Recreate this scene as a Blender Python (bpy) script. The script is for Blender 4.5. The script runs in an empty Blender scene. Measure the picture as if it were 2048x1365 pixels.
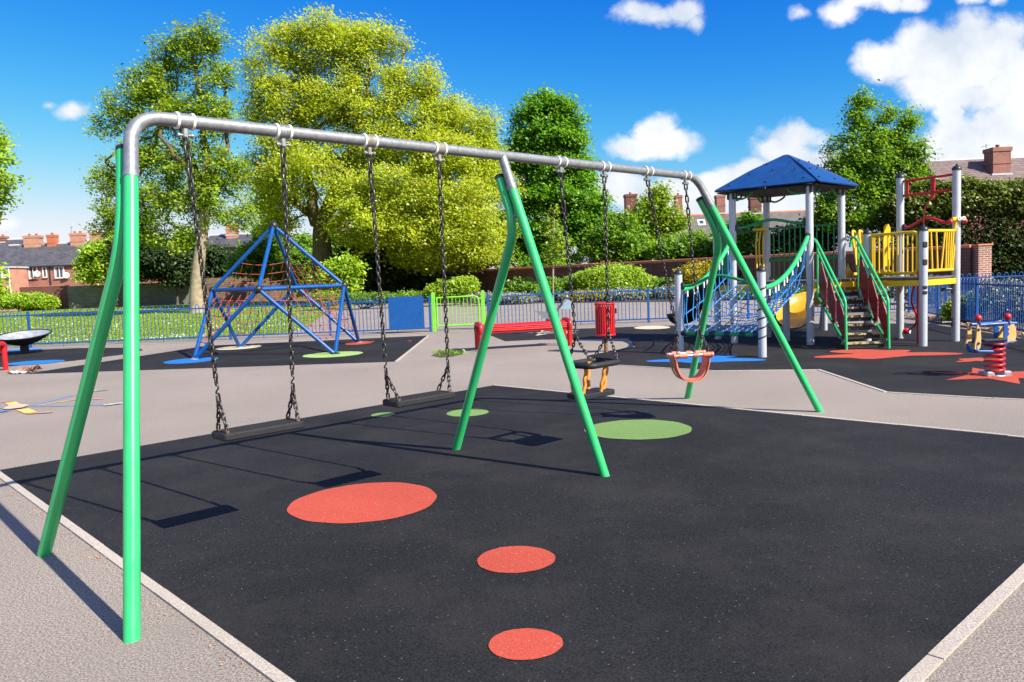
import bpy, math, random
import numpy as np
from mathutils import Vector, Matrix
random.seed(7)
C = bpy.context.scene.collection
PI = math.pi
V = Vector
# ------------------------------------------------------------------ camera model (pixels of the 2048 x 1365 photograph)
F = 1560.; CX, CY, H = 1024., 682.5, 1.48
TH = math.atan(.0395); PT = math.atan((CY - 554.) * math.cos(TH) / F)
cd = V((0, math.cos(PT), -math.sin(PT))); cu0 = V((0, math.sin(PT), math.cos(PT))); cr0 = V((1, 0, 0))
cr = cr0 * math.cos(TH) - cu0 * math.sin(TH); cu = cr0 * math.sin(TH) + cu0 * math.cos(TH)
EYE = V((0, 0, H))
def ray(x, y): return cd + cr * ((x - CX) / F) - cu * ((y - CY) / F)
def gp(x, y, z=0.):
    v = ray(x, y); t = (z - H) / v.z; return V((v.x * t, v.y * t, z))
def at(x, y, Y):
    v = ray(x, y); t = Y / v.y; return V((v.x * t, Y, H + v.z * t))
cam = bpy.data.objects.new('camera', bpy.data.cameras.new('camera')); C.objects.link(cam)
cam.matrix_world = Matrix(((cr.x, cu.x, -cd.x, 0), (cr.y, cu.y, -cd.y, 0), (cr.z, cu.z, -cd.z, H), (0, 0, 0, 1)))
cam.data.sensor_width = 36; cam.data.lens = F / 2048 * 36; cam.data.clip_end = 3000; cam.data.clip_start = .05
bpy.context.scene.camera = cam

# ------------------------------------------------------------------ materials
def newmat(n):
    m = bpy.data.materials.new(n); m.use_nodes = True
    nt = m.node_tree; return m, nt, nt.nodes['Principled BSDF']
def lk(nt, a, b): nt.links.new(a, b)
def node(nt, t, **kw):
    n = nt.nodes.new(t)
    for k, v in kw.items():
        if k in n.inputs: n.inputs[k].default_value = v
        else: setattr(n, k, v)
    return n
def ramp(nt, fac, stops):
    r = nt.nodes.new('ShaderNodeValToRGB'); e = r.color_ramp.elements
    while len(e) < len(stops): e.new(.5)
    for el, (p, c) in zip(e, stops): el.position = p; el.color = (*c, 1)
    lk(nt, fac, r.inputs[0]); return r.outputs[0]
def noise(nt, co, scale, detail=4, rough=.55):
    n = node(nt, 'ShaderNodeTexNoise', Scale=scale, Detail=detail, Roughness=rough); lk(nt, co, n.inputs['Vector']); return n.outputs['Fac']
def mixc(nt, fac, a, b, mode='MIX'):
    m = nt.nodes.new('ShaderNodeMix'); m.data_type = 'RGBA'; m.blend_type = mode
    for s, i in ((fac, 0), (a, 6), (b, 7)):
        if hasattr(s, 'is_output'): lk(nt, s, m.inputs[i])
        else: m.inputs[i].default_value = s if i == 0 else (*s, 1)
    return m.outputs[2]
def co(nt): return nt.nodes.new('ShaderNodeTexCoord').outputs['Object']
def bump(nt, b, h, strength=.3, dist=.01):
    n = node(nt, 'ShaderNodeBump', Strength=strength, Distance=dist); lk(nt, h, n.inputs['Height']); lk(nt, n.outputs[0], b.inputs['Normal'])
def mul(c, k): return tuple(min(1, x * k) for x in c)
def paint(n, c, rough=.35, scale=9., var=.16, metal=0., chip=None, bmp=.05, coat=0., cs=45, ct=.66):
    m, nt, b = newmat(n); o = co(nt)
    f = noise(nt, o, scale, 6, .65)
    col = ramp(nt, f, [(.3, mul(c, 1 - var)), (.7, mul(c, 1 + var))])
    if chip:
        f2 = noise(nt, o, cs, 5, .7); th = ramp(nt, f2, [(ct, (0, 0, 0)), (ct + .03, (1, 1, 1))])
        col = mixc(nt, th, col, chip)
    lk(nt, col, b.inputs['Base Color'])
    rr = ramp(nt, noise(nt, o, scale * 2.7, 5, .6), [(.3, (rough * .75,) * 3), (.75, (min(1, rough * 1.5),) * 3)]); lk(nt, rr, b.inputs['Roughness'])
    b.inputs['Metallic'].default_value = metal; b.inputs['Coat Weight'].default_value = coat
    if bmp: bump(nt, b, noise(nt, o, 160, 3), bmp, .002)
    return m
M = {}
M['green'] = paint('green_paint', (.028, .43, .135), .3, 3, .13, coat=.25, chip=(.03, .05, .03), cs=28, ct=.735)
M['dgreen'] = paint('dark_green_paint', (.012, .24, .07), .35, 6, .14)
M['lime'] = paint('lime_paint', (.16, .52, .03), .4, 6, .12)
M['blue'] = paint('blue_paint', (.002, .066, .255), .35, 6, .18, chip=(.15, .16, .18), cs=40, ct=.74)
M['fblue'] = paint('fence_blue_paint', (.003, .07, .27), .4, 5, .12)
M['roofblue'] = paint('roof_panel_blue', (.002, .05, .185), .42, 4, .16)
M['red'] = paint('red_paint', (.50, .012, .016), .32, 6, .15)
M['dred'] = paint('dark_red_panel', (.20, .010, .022), .42, 6, .2)
M['yellow'] = paint('yellow_paint', (.75, .48, .008), .35, 7, .14, chip=(.3, .2, .08))
M['galv'] = paint('galvanised_steel', (.25, .265, .275), .45, 26, .24, metal=.55)
M['alu'] = paint('pale_grey_post', (.46, .49, .52), .38, 6, .08, metal=.2, chip=(.2, .21, .22))
M['steel'] = paint('chain_steel', (.075, .07, .065), .36, 60, .45, metal=.85)
M['bright'] = paint('bright_steel', (.55, .55, .55), .3, 40, .2, metal=.8)
M['galvr'] = paint('stained_galvanised', (.25, .23, .20), .5, 30, .3, metal=.4, chip=(.25, .14, .07))
M['white'] = paint('white_plastic', (.72, .72, .69), .45, 20, .1)
M['rust'] = paint('rusty_steel', (.20, .105, .05), .6, 50, .4, metal=.3)
M['black'] = paint('black_rubber', (.009, .0095, .011), .6, 18, .3, bmp=.12)
M['blackp'] = paint('black_plastic', (.018, .019, .021), .38, 14, .25)
M['orange'] = paint('orange_plastic', (.60, .17, .10), .4, 16, .18, chip=(.5, .25, .15))
M['ostrap'] = paint('worn_orange_strap', (.62, .22, .03), .6, 40, .4)
M['rope'] = paint('dark_orange_rope', (.38, .055, .03), .8, 70, .3)
M['brope'] = paint('blue_rope', (.012, .15, .40), .75, 70, .3)
M['tan'] = paint('tan_panel', (.52, .33, .12), .5, 12, .15)
M['bowlin'] = paint('worn_bowl_inside', (.42, .44, .46), .35, 8, .3, metal=.4)
M['tread'] = paint('step_tread', (.42, .34, .17), .7, 9, .4, chip=(.03, .027, .022), cs=9, ct=.5)
M['deck'] = paint('deck_board', (.10, .09, .08), .7, 20, .4)
M['paper'] = paint('crumpled_paper', (.6, .52, .52), .8, 9, .4)
M['brown'] = paint('brown_paper', (.25, .12, .08), .8, 30, .4)
M['glass'] = paint('window_glass', (.05, .065, .08), .08, 2, .4, bmp=0)
M['pvc'] = paint('white_window_frame', (.8, .8, .8), .4, 10, .04)
M['curtain'] = paint('curtain_cloth', (.42, .36, .33), .9, 6, .3)
M['lead'] = paint('lead_flashing', (.45, .46, .48), .5, 8, .15)
M['pot'] = paint('terracotta_pot', (.42, .13, .06), .75, 12, .25)
M['coping'] = paint('brick_coping', (.56, .20, .11), .85, 9, .3)
M['stonecap'] = paint('pale_stone_band', (.5, .40, .30), .85, 9, .2)
M['litterleaf'] = paint('dry_leaf', (.33, .19, .10), .8, 3, .5)

def ground_mat(n, c, speck, specscale, thr, big=.18, rough=.9, bmpd=.004, fine=260, stain=None, spare=0., crumb=.45):
    m, nt, b = newmat(n); o = co(nt)
    col = ramp(nt, noise(nt, o, .55, 6, .62), [(.3, mul(c, 1 - big)), (.7, mul(c, 1 + big))])
    fn = noise(nt, o, fine, 3, .7)
    col = mixc(nt, .85, col, ramp(nt, fn, [(.36, (1 - crumb,) * 3), (.64, (1 + crumb,) * 3)]), 'MULTIPLY')
    vo = node(nt, 'ShaderNodeTexVoronoi', Scale=specscale); lk(nt, o, vo.inputs['Vector'])
    sel = node(nt, 'ShaderNodeSeparateColor'); lk(nt, vo.outputs['Color'], sel.inputs[0])
    a = node(nt, 'ShaderNodeMath', operation='GREATER_THAN'); lk(nt, sel.outputs[0], a.inputs[0]); a.inputs[1].default_value = thr
    d = node(nt, 'ShaderNodeMath', operation='LESS_THAN'); lk(nt, vo.outputs['Distance'], d.inputs[0]); d.inputs[1].default_value = .32
    mm = node(nt, 'ShaderNodeMath', operation='MULTIPLY'); lk(nt, a.outputs[0], mm.inputs[0]); lk(nt, d.outputs[0], mm.inputs[1])
    mm2 = node(nt, 'ShaderNodeMath', operation='MULTIPLY'); lk(nt, mm.outputs[0], mm2.inputs[0]); lk(nt, sel.outputs[1], mm2.inputs[1])
    col = mixc(nt, mm2.outputs[0], col, speck)
    if stain:
        s = ramp(nt, noise(nt, o, 1.1, 8, .7), [(.47, (0, 0, 0)), (.72, (.65, .65, .65))])
        col = mixc(nt, s, col, stain)
    lk(nt, col, b.inputs['Base Color']); b.inputs['Roughness'].default_value = rough
    b.inputs['Specular IOR Level'].default_value = .25
    bump(nt, b, fn, .5, bmpd)
    return m
M['tarmac'] = ground_mat('tarmac', (.258, .222, .188), (.54, .48, .41), 150, .66, .15, .92, .008, 105, (.20, .172, .152), .66, .8)
M['rubber'] = ground_mat('black_safety_rubber', (.0125, .0125, .0133), (.15, .14, .13), 85, .968, .35, .85, .009, 120, (.030, .0265, .023), .8, .95)
M['rubr'] = ground_mat('red_safety_rubber', (.42, .066, .04), (.55, .28, .2), 90, .90, .16, .88, .005, 220, None, .3)
M['rubg'] = ground_mat('green_safety_rubber', (.15, .255, .075), (.08, .16, .04), 60, .85, .14, .88, .005, 220, None, .4)
M['rublg'] = ground_mat('pale_green_rubber', (.28, .42, .13), (.2, .3, .1), 60, .9, .1, .88, .005, 200)
M['rubb'] = ground_mat('blue_safety_rubber', (.012, .15, .46), (.1, .3, .5), 60, .93, .12, .88, .005, 220)
M['rubc'] = ground_mat('cream_safety_rubber', (.52, .45, .30), (.3, .26, .18), 60, .9, .12, .88, .005, 220)
M['kerb'] = ground_mat('concrete_edging', (.42, .37, .31), (.3, .28, .25), 90, .9, .12, .9, .003, 120, (.33, .29, .23), .22)
M['lawn'] = ground_mat('lawn_soil', (.23, .33, .02), (.3, .38, .06), 9, .8, .12, .95, .01, 30)
M['soil'] = ground_mat('bed_soil', (.06, .042, .03), (.3, .18, .1), 9, .7, .3, .95, .02, 40)
def line_paint(n, c, wear=.5):
    m, nt, b = newmat(n); o = co(nt)
    f = ramp(nt, noise(nt, o, 30, 6, .75), [(wear - .06, (0, 0, 0)), (wear + .12, (1, 1, 1))])
    col = mixc(nt, f, c, (.27, .24, .225)); lk(nt, col, b.inputs['Base Color']); b.inputs['Roughness'].default_value = .8
    return m
M['pblue'] = line_paint('worn_blue_line', (.05, .22, .55)); M['porange'] = line_paint('worn_orange_line', (.75, .25, .12), .46)
M['pyellow'] = line_paint('worn_yellow_line', (.8, .58, .06)); M['pwhite'] = line_paint('worn_white_line', (.75, .75, .72), .47)
M['ppink'] = line_paint('worn_pink_line', (.7, .42, .32), .55)

def brick_mat(n, c1, c2, mort, bw=.225, bh=.075, ms=.012, rough=.85, dirt=.25):
    m, nt, b = newmat(n); o = co(nt)
    s = node(nt, 'ShaderNodeSeparateXYZ'); lk(nt, o, s.inputs[0])
    ad = node(nt, 'ShaderNodeMath', operation='ADD'); lk(nt, s.outputs[0], ad.inputs[0]); lk(nt, s.outputs[1], ad.inputs[1])
    cb = node(nt, 'ShaderNodeCombineXYZ'); lk(nt, ad.outputs[0], cb.inputs[0]); lk(nt, s.outputs[2], cb.inputs[1])
    br = node(nt, 'ShaderNodeTexBrick'); lk(nt, cb.outputs[0], br.inputs['Vector'])
    br.inputs['Scale'].default_value = 1; br.inputs['Brick Width'].default_value = bw; br.inputs['Row Height'].default_value = bh
    br.inputs['Mortar Size'].default_value = ms; br.inputs['Color1'].default_value = (*c1, 1); br.inputs['Color2'].default_value = (*c2, 1); br.inputs['Mortar'].default_value = (*mort, 1)
    col = mixc(nt, .8, br.outputs['Color'], ramp(nt, noise(nt, o, 1.3, 7, .65), [(.3, (1 - dirt,) * 3), (.7, (1 + dirt,) * 3)]), 'MULTIPLY')
    lk(nt, col, b.inputs['Base Color']); b.inputs['Roughness'].default_value = rough
    bump(nt, b, br.outputs['Fac'], -.3, .01)
    return m
M['brick'] = brick_mat('red_brick', (.30, .075, .045), (.22, .05, .035), (.26, .2, .16))
M['brickl'] = brick_mat('orange_brick', (.46, .16, .085), (.38, .12, .07), (.42, .32, .25))
M['brickd'] = brick_mat('dark_red_brick', (.16, .038, .024), (.11, .028, .02), (.12, .085, .065))
M['brickp'] = brick_mat('pier_brick', (.34, .09, .055), (.22, .055, .04), (.42, .36, .30), .3, .1, .022)
M['block'] = brick_mat('shaded_grey_block', (.115, .115, .112), (.085, .085, .082), (.17, .17, .165), .44, .215, .02)  # greys taken darker to hold the shade of the trees in the colour
M['stone'] = brick_mat('brown_stone', (.22, .15, .09), (.15, .10, .065), (.08, .06, .045), .40, .2, .02)
M['slate'] = brick_mat('slate_roof', (.085, .085, .095), (.06, .06, .07), (.04, .04, .045), .3, .16, .01, .7, .4)
M['slateg'] = brick_mat('grey_slate_roof', (.135, .115, .108), (.105, .092, .088), (.11, .10, .10), .3, .16, .012, .8, .3)
M['slatep'] = brick_mat('weathered_slate_roof', (.20, .14, .125), (.15, .11, .10), (.1, .075, .07), .34, .15, .02, .85, .35)

def leaf_mat(n, stops, trans=.45):
    m, nt, b = newmat(n); nt.nodes.remove(b)
    g = nt.nodes.new('ShaderNodeNewGeometry')
    col = ramp(nt, g.outputs['Random Per Island'], stops)
    o = co(nt); col = mixc(nt, .8, col, ramp(nt, noise(nt, o, .6, 4, .6), [(.3, (.72,) * 3), (.7, (1.2,) * 3)]), 'MULTIPLY')
    d = node(nt, 'ShaderNodeBsdfDiffuse'); t = node(nt, 'ShaderNodeBsdfTranslucent'); gl = node(nt, 'ShaderNodeBsdfGlossy', Roughness=.45)
    gl.inputs[0].default_value = (.9, .95, .9, 1)
    lk(nt, col, d.inputs[0]); lk(nt, mixc(nt, 1., col, (1.25, 1.2, .5), 'MULTIPLY'), t.inputs[0])
    mx = node(nt, 'ShaderNodeMixShader', Fac=trans); lk(nt, d.outputs[0], mx.inputs[1]); lk(nt, t.outputs[0], mx.inputs[2])
    mx2 = node(nt, 'ShaderNodeMixShader', Fac=.035); lk(nt, mx.outputs[0], mx2.inputs[1]); lk(nt, gl.outputs[0], mx2.inputs[2])
    lk(nt, mx2.outputs[0], nt.nodes['Material Output'].inputs[0]); return m
L = {}
L['lime'] = leaf_mat('lime_leaf', [(0, (.24, .33, .012)), (.45, (.42, .52, .02)), (.88, (.60, .68, .05)), (1, (.6, .5, .12))], .58)
L['fresh'] = leaf_mat('fresh_leaf', [(0, (.09, .17, .009)), (.5, (.22, .36, .014)), (.9, (.40, .54, .02)), (1, (.55, .52, .03))], .56)
L['deep'] = leaf_mat('deep_green_leaf', [(0, (.05, .16, .008)), (.5, (.15, .36, .014)), (1, (.27, .52, .03))], .55)
L['mid'] = leaf_mat('mid_green_leaf', [(0, (.05, .14, .01)), (.5, (.16, .33, .016)), (1, (.32, .5, .03))], .55)
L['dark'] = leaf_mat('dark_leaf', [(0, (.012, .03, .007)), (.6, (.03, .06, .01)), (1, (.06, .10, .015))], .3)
L['bright'] = leaf_mat('bright_leaf', [(0, (.13, .26, .01)), (.5, (.29, .47, .015)), (1, (.44, .56, .04))], .45)
L['golden'] = leaf_mat('golden_leaf', [(0, (.20, .20, .008)), (.5, (.40, .34, .01)), (1, (.55, .46, .03))], .3)
L['silver'] = leaf_mat('silver_leaf', [(0, (.10, .13, .07)), (.5, (.24, .26, .15)), (1, (.45, .44, .30))], .25)
L['blossom'] = leaf_mat('blossom_leaf', [(0, (.03, .06, .009)), (.5, (.09, .14, .015)), (.90, (.20, .27, .03)), (.94, (.50, .48, .30)), (1, (.6, .57, .4))], .4)
L['grass'] = leaf_mat('grass_blade', [(0, (.27, .39, .02)), (.5, (.31, .43, .02)), (1, (.37, .47, .03))], .6)
L['daisy'] = leaf_mat('daisy_petal', [(0, (.75, .75, .7)), (1, (.85, .85, .8))], .2)
L['bark'] = paint('bark', (.10, .075, .045), .9, 5, .45, bmp=.6)
L['barkg'] = paint('shaded_bark', (.085, .066, .03), .9, 4, .5, bmp=.6)  # bark darkened in colour to carry the shade under the crowns
L['barkp'] = paint('pale_bark', (.27, .215, .15), .9, 5, .35, bmp=.5)

# ------------------------------------------------------------------ mesh builder
def link(n, me, m=None, parent=None, smooth=False):
    o = bpy.data.objects.new(n, me); C.objects.link(o)
    if m is not None: me.materials.append(m)
    if parent is not None:
        o.parent = parent
        if parent.matrix_basis != Matrix() or parent.parent: o.matrix_parent_inverse = wm(parent).inverted()
    if smooth and len(me.polygons): me.polygons.foreach_set('use_smooth', [True] * len(me.polygons))
    return o
def wm(o):
    m = o.matrix_basis.copy()
    while o.parent: m = o.parent.matrix_basis @ o.matrix_parent_inverse @ m if False else (o.parent.matrix_basis @ o.matrix_parent_inverse @ m); o = o.parent
    return m
class MB:
    def __init__(s): s.v = []; s.f = []; s.s = []; s.m = []; s.mi = 0; s.isl = []
    def add(s, vs, fs, sm=False):
        b = len(s.v); s.v += [tuple(p) for p in vs]; s.isl.append((b, len(s.v), len(s.f), len(s.f) + len(fs)))
        for f in fs: s.f.append(tuple(b + i for i in f)); s.s.append(sm); s.m.append(s.mi)
    def quad(s, *p): s.add(p, [tuple(range(len(p)))])
    def box(s, c, sz, ax=None, bev=0.):
        c = V(c); hx, hy, hz = (q / 2 for q in sz)
        X, Y, Z = ax if ax else (V((1, 0, 0)), V((0, 1, 0)), V((0, 0, 1)))
        if bev <= 0:
            P = [c + X * (hx * a) + Y * (hy * b) + Z * (hz * d) for d in (-1, 1) for a, b in ((-1, -1), (1, -1), (1, 1), (-1, 1))]
            s.add(P, [(3, 2, 1, 0), (4, 5, 6, 7), (0, 1, 5, 4), (1, 2, 6, 5), (2, 3, 7, 6), (3, 0, 4, 7)])
        else:
            r = bev; rings = []
            for (d, i) in ((-hz, r), (-hz + r, 0), (hz - r, 0), (hz, r)):
                x, y = hx - i, hy - i; k = r * .7 if i == 0 else r * .5
                ring = [(-x + k, -y), (x - k, -y), (x, -y + k), (x, y - k), (x - k, y), (-x + k, y), (-x, y - k), (-x, -y + k)]
                rings.append([c + X * a + Y * b + Z * d for a, b in ring])
            P = [p for q in rings for p in q]; fs = [tuple(range(7, -1, -1)), tuple(range(24, 32))]
            for k in range(3):
                for i in range(8): fs.append((k * 8 + i, k * 8 + (i + 1) % 8, k * 8 + 8 + (i + 1) % 8, k * 8 + 8 + i))
            s.add(P, fs)
    def tube(s, pts, r, n=10, closed=False, caps=True):
        pts = [V(p) for p in pts]; N = len(pts)
        rs = r if hasattr(r, '__len__') else [r] * N
        T = []
        for i in range(N):
            a = pts[(i - 1) % N] if closed or i > 0 else pts[0]; b = pts[(i + 1) % N] if closed or i < N - 1 else pts[-1]
            d = b - a; T.append(d.normalized() if d.length > 1e-9 else V((0, 0, 1)))
        u = T[0].orthogonal().normalized(); P = []
        for i in range(N):
            u = u - T[i] * u.dot(T[i]); u = u.normalized() if u.length > 1e-6 else T[i].orthogonal().normalized(); w = T[i].cross(u)
            P += [pts[i] + (u * math.cos(2 * PI * k / n) + w * math.sin(2 * PI * k / n)) * rs[i] for k in range(n)]
        fs = []
        for i in range(N if closed else N - 1):
            j = (i + 1) % N
            for k in range(n): fs.append((i * n + k, i * n + (k + 1) % n, j * n + (k + 1) % n, j * n + k))
        s.add(P, fs, True)
        if caps and not closed:
            s.add(P[:n], [tuple(range(n - 1, -1, -1))]); s.add(P[-n:], [tuple(range(n))])
    def lathe(s, prof, c=(0, 0, 0), n=24, ax=None):
        c = V(c); X, Y, Z = ax if ax else (V((1, 0, 0)), V((0, 1, 0)), V((0, 0, 1)))
        P = []; m = len(prof)
        for k in range(n):
            a = 2 * PI * k / n; P += [c + (X * math.cos(a) + Y * math.sin(a)) * r + Z * z for r, z in prof]
        fs = [(k * m + i, ((k + 1) % n) * m + i, ((k + 1) % n) * m + i + 1, k * m + i + 1) for k in range(n) for i in range(m - 1)]
        s.add(P, fs, True)
    def ball(s, c, r, n=12, sq=1.):
        s.lathe([(r * math.sin(PI * i / 8) if 0 < i < 8 else 0, -r * sq * math.cos(PI * i / 8)) for i in range(9)], c, n)
    def prism(s, pts, off):
        pts = [V(p) for p in pts]; off = V(off); n = len(pts)
        P = pts + [p + off for p in pts]
        s.add(P, [tuple(range(n - 1, -1, -1)), tuple(range(n, 2 * n))] + [(i, (i + 1) % n, n + (i + 1) % n, n + i) for i in range(n)])
    def pieces(s):
        """groups of islands that stand clear of each other (more than half the larger one's length apart)"""
        k = len(s.isl); co = np.array(s.v); lo = np.array([co[a:b].min(0) for a, b, _, _ in s.isl]); hi = np.array([co[a:b].max(0) for a, b, _, _ in s.isl]); sz = (hi - lo).max(1)
        gap = np.maximum(0, np.maximum(lo[:, None] - hi[None], lo[None] - hi[:, None])); near = np.sqrt((gap ** 2).sum(2)) <= np.maximum(.019, .49 * np.maximum(sz[:, None], sz[None]))
        lab = list(range(k))
        def find(i):
            while lab[i] != i: lab[i] = lab[lab[i]]; i = lab[i]
            return i
        for i, j in zip(*np.nonzero(np.triu(near, 1))): lab[find(i)] = find(j)
        g = {}
        for i in range(k): g.setdefault(find(i), []).append(i)
        return list(g.values())
    def build(s, n, m=None, parent=None):
        mats = m if isinstance(m, (list, tuple)) else [m]
        gs = s.pieces() if parent is not None and 1 < len(s.isl) <= 1400 else [range(len(s.isl))]
        if len(gs) > 60: gs = [range(len(s.isl))]
        first = None
        for g in gs:
            v, f, sm, mi = [], [], [], []
            for i in g:
                a, b, fa, fb = s.isl[i]; o = len(v) - a; v += s.v[a:b]
                f += [tuple(q + o for q in w) for w in s.f[fa:fb]]; sm += s.s[fa:fb]; mi += s.m[fa:fb]
            me = bpy.data.meshes.new(n); me.from_pydata(v, [], f); me.update(); me.polygons.foreach_set('use_smooth', sm)
            o = link(n, me, mats[0], parent)
            for x in mats[1:]: me.materials.append(x)
            if len(mats) > 1: me.polygons.foreach_set('material_index', mi)
            first = first or o
        return first
def tag(o, label=None, cat=None, group=None, kind=None):
    if label: o['label'] = label
    if cat: o['category'] = cat
    if group: o['group'] = group
    if kind: o['kind'] = kind
    return o
def thing(n, label, cat, loc=(0, 0, 0), group=None):
    o = bpy.data.objects.new(n, None); C.objects.link(o); o.location = V(loc); o.empty_display_size = .2
    return tag(o, label, cat, group)
def fillet(pts, rad, n=8):
    pts = [V(p) for p in pts]; out = [pts[0]]
    for i in range(1, len(pts) - 1):
        a, b, c = pts[i - 1], pts[i], pts[i + 1]; da = a - b; dc = c - b
        t = min(rad, da.length * .48, dc.length * .48); p = b + da.normalized() * t; q = b + dc.normalized() * t
        for k in range(n + 1):
            w = k / n; out.append(p * (1 - w) ** 2 + b * 2 * w * (1 - w) + q * w * w)
    return out + [pts[-1]]
def lerp(a, b, t): return V(a) * (1 - t) + V(b) * t
def spline(ctrl, n=8):
    ctrl = [V(c) for c in ctrl]; P = [ctrl[0] * 2 - ctrl[1]] + ctrl + [ctrl[-1] * 2 - ctrl[-2]]; out = []
    for i in range(1, len(P) - 2):
        a, b, c, d = P[i - 1:i + 3]
        for k in range(n):
            t = k / n; out.append(.5 * ((2 * b) + (c - a) * t + (2 * a - 5 * b + 4 * c - d) * t * t + (3 * b - a - 3 * c + d) * t ** 3))
    return out + [ctrl[-1]]
def flat(n, pts, z, m, label=None, cat=None, kind='structure', th=0.):
    b = MB()
    P = [V((p[0], p[1], z)) for p in pts]
    if th: b.prism([p - V((0, 0, th)) for p in P], (0, 0, th))
    else: b.quad(*P)
    o = b.build(n, m); tag(o, label, cat, None, kind); return o
def fix_up(pts):
    a = sum(pts[i][0] * pts[(i + 1) % len(pts)][1] - pts[(i + 1) % len(pts)][0] * pts[i][1] for i in range(len(pts)))
    return pts if a > 0 else pts[::-1]
def ell(c, a, b, rot=0., n=110, wob=.012):
    out = []
    for k in range(n):
        t = 2 * PI * k / n; w = 1 + wob * (math.sin(3 * t + a * 9) + .5 * math.sin(11 * t + b * 30)) + random.uniform(-.003, .003)
        x, y = a * math.cos(t) * w, b * math.sin(t) * w
        out.append((c[0] + x * math.cos(rot) - y * math.sin(rot), c[1] + x * math.sin(rot) + y * math.cos(rot)))
    return out
def px_poly(l): return fix_up([tuple(gp(*p)[:2]) for p in l])

# ------------------------------------------------------------------ ground
flat('ground', [(-400, -60), (400, -60), (400, 700), (-400, 700)], 0, M['tarmac'], 'pale grey tarmac covering the whole playground and court', None)
MATZ = .004
MW = V((-4.44, 6.58, 0)); MN = V((-.29, 10.63, 0)); ME = V((4.70, 5.74, 0)); MS = V((.235, 1.645, 0))
flat('rubber_surface', fix_up([tuple(p[:2]) for p in (MW, MN, ME, MS)]), MATZ, M['rubber'], 'large black rubber safety surface under the swings')
def edging(a, b, w=.055, side=1, h=.010):
    d = (V(b) - V(a)).normalized(); nrm = V((-d.y, d.x, 0)) * side * w
    m = MB(); Ln = (V(b) - V(a)).length; k = max(1, round(Ln / .92))
    for i in range(k):
        p, q_ = lerp(a, b, i / k) + d * .003, lerp(a, b, (i + 1) / k) - d * .003; hh = h + random.uniform(-.002, .002)
        q = [p, q_, q_ + nrm, p + nrm]; q = [V((x, y, -.02)) for x, y in fix_up([tuple(w[:2]) for w in q])]; m.prism(q, (0, 0, .02 + hh))
    return tag(m.build('edging_kerb', M['kerb']), None, None, None, 'structure')
edging(MW - (MS - MW).normalized() * .0, MS, .054, -1); edging(MS, ME, .056, -1); edging(MN, ME, .05, 1)
pm = [(-9.3, 14.75), (-7.95, 20.25), (-2.25, 20.77), (-2.18, 14.35)]
flat('rubber_surface', fix_up(pm), MATZ, M['rubber'], 'black rubber surface under the blue climbing pyramid'); edging(V((-2.18, 14.35, 0)), V((-2.25, 20.77, 0)), .05, -1)
bm_ = [(-12.4, 15.9), (-10.84, 16.43), (-9.75, 17.3), (-9.2, 18.6), (-9.3, 19.6), (-9.9, 20.6), (-11.97, 21.32), (-15.2, 21.2), (-15.5, 16.5)]
flat('rubber_surface', fix_up(bm_), MATZ, M['rubber'], 'black rubber surface under the bowl spinner')
tm = [(-.67, 20.65), (-.16, 17.99), (.65, 18.02), (2.61, 17.48), (2.44, 15.41), (1.38, 14.15), (1.42, 13.12), (1.68, 12.43), (2.94, 11.28), (4.33, 10.94), (4.26, 8.80), (5.06, 8.16), (5.6, 7.8), (8.4, 10.2), (9.1, 13.2), (9.55, 16.2), (9.75, 18.2), (8.20, 19.4), (4.14, 21.01), (-.52, 21.33)]
flat('rubber_surface', fix_up(tm), MATZ, M['rubber'], 'black rubber surface under the play tower and spring riders')
for i in ((4, 5), (6, 7), (7, 8), (8, 9), (9, 10), (10, 11), (11, 12)):
    edging(V((*tm[i[0]], 0)), V((*tm[i[1]], 0)), .045, -1 if tm is fix_up(tm) else 1, .008)
kz = spline([V((10.3, 20.2, 0)), V((10.1, 18.2, 0)), V((9.75, 16.2, 0)), V((9.3, 13.6, 0)), V((8.8, 11.6, 0)), V((8.3, 9.8, 0))], 6)
m = MB(); m.tube([p + V((0, 0, .0)) for p in kz], .05, 4); tag(m.build('edging_kerb', M['kerb']), None, None, None, 'structure')
def spot(pts, m, z=.008): return flat('rubber_spot', pts, z, m)
def spotpx(cx, cy, rx, ry, m):   # an ellipse in the photo laid down as the ground outline it stands for
    return spot(fix_up([tuple(gp(cx + rx * math.cos(2 * PI * k / 56), cy + ry * math.sin(2 * PI * k / 56) - .0395 * rx * math.cos(2 * PI * k / 56) * 1.0)[:2]) for k in range(56)]), m)
spot(ell(gp(728, 1005), .495, .475, .1), M['rubr']); spot(ell(gp(1032, 1121), .205, .195), M['rubr']); spot(ell(gp(1051, 1291), .15, .135), M['rubr'])
spot(ell(gp(1276, 860), .50, .47), M['rubg']); spot(ell(gp(935, 827), .232, .24), M['rubg']); spot(ell(gp(766, 831), .132, .135), M['rubg'])
spot(ell(gp(666, 710), .62, .62), M['rublg']); spot(ell(gp(383, 722), .52, .62), M['rubb']); spot(ell(gp(478, 696), .53, .6), M['rubc']); spot(ell(gp(718, 687), .32, .5), M['rubr'])
spot(ell((-10.55, 17.2), .62, .5, -.3), M['rubb'], .0085); spot(ell(gp(1304, 656), .46, .62), M['rubc']); spot(ell(gp(40, 701), .6, .35), M['rubb'], .0085)
spot(ell(gp(820, 683), .05, .1), M['rubr']); spot(ell(gp(744, 684), .07, .1), M['rubr'])
def star(c, ro, ri, n, rot=0, sq=1.):
    return [(c[0] + (ro if k % 2 == 0 else ri) * math.cos(rot + PI * k / n), c[1] + sq * (ro if k % 2 == 0 else ri) * math.sin(rot + PI * k / n)) for k in range(2 * n)]
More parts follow.
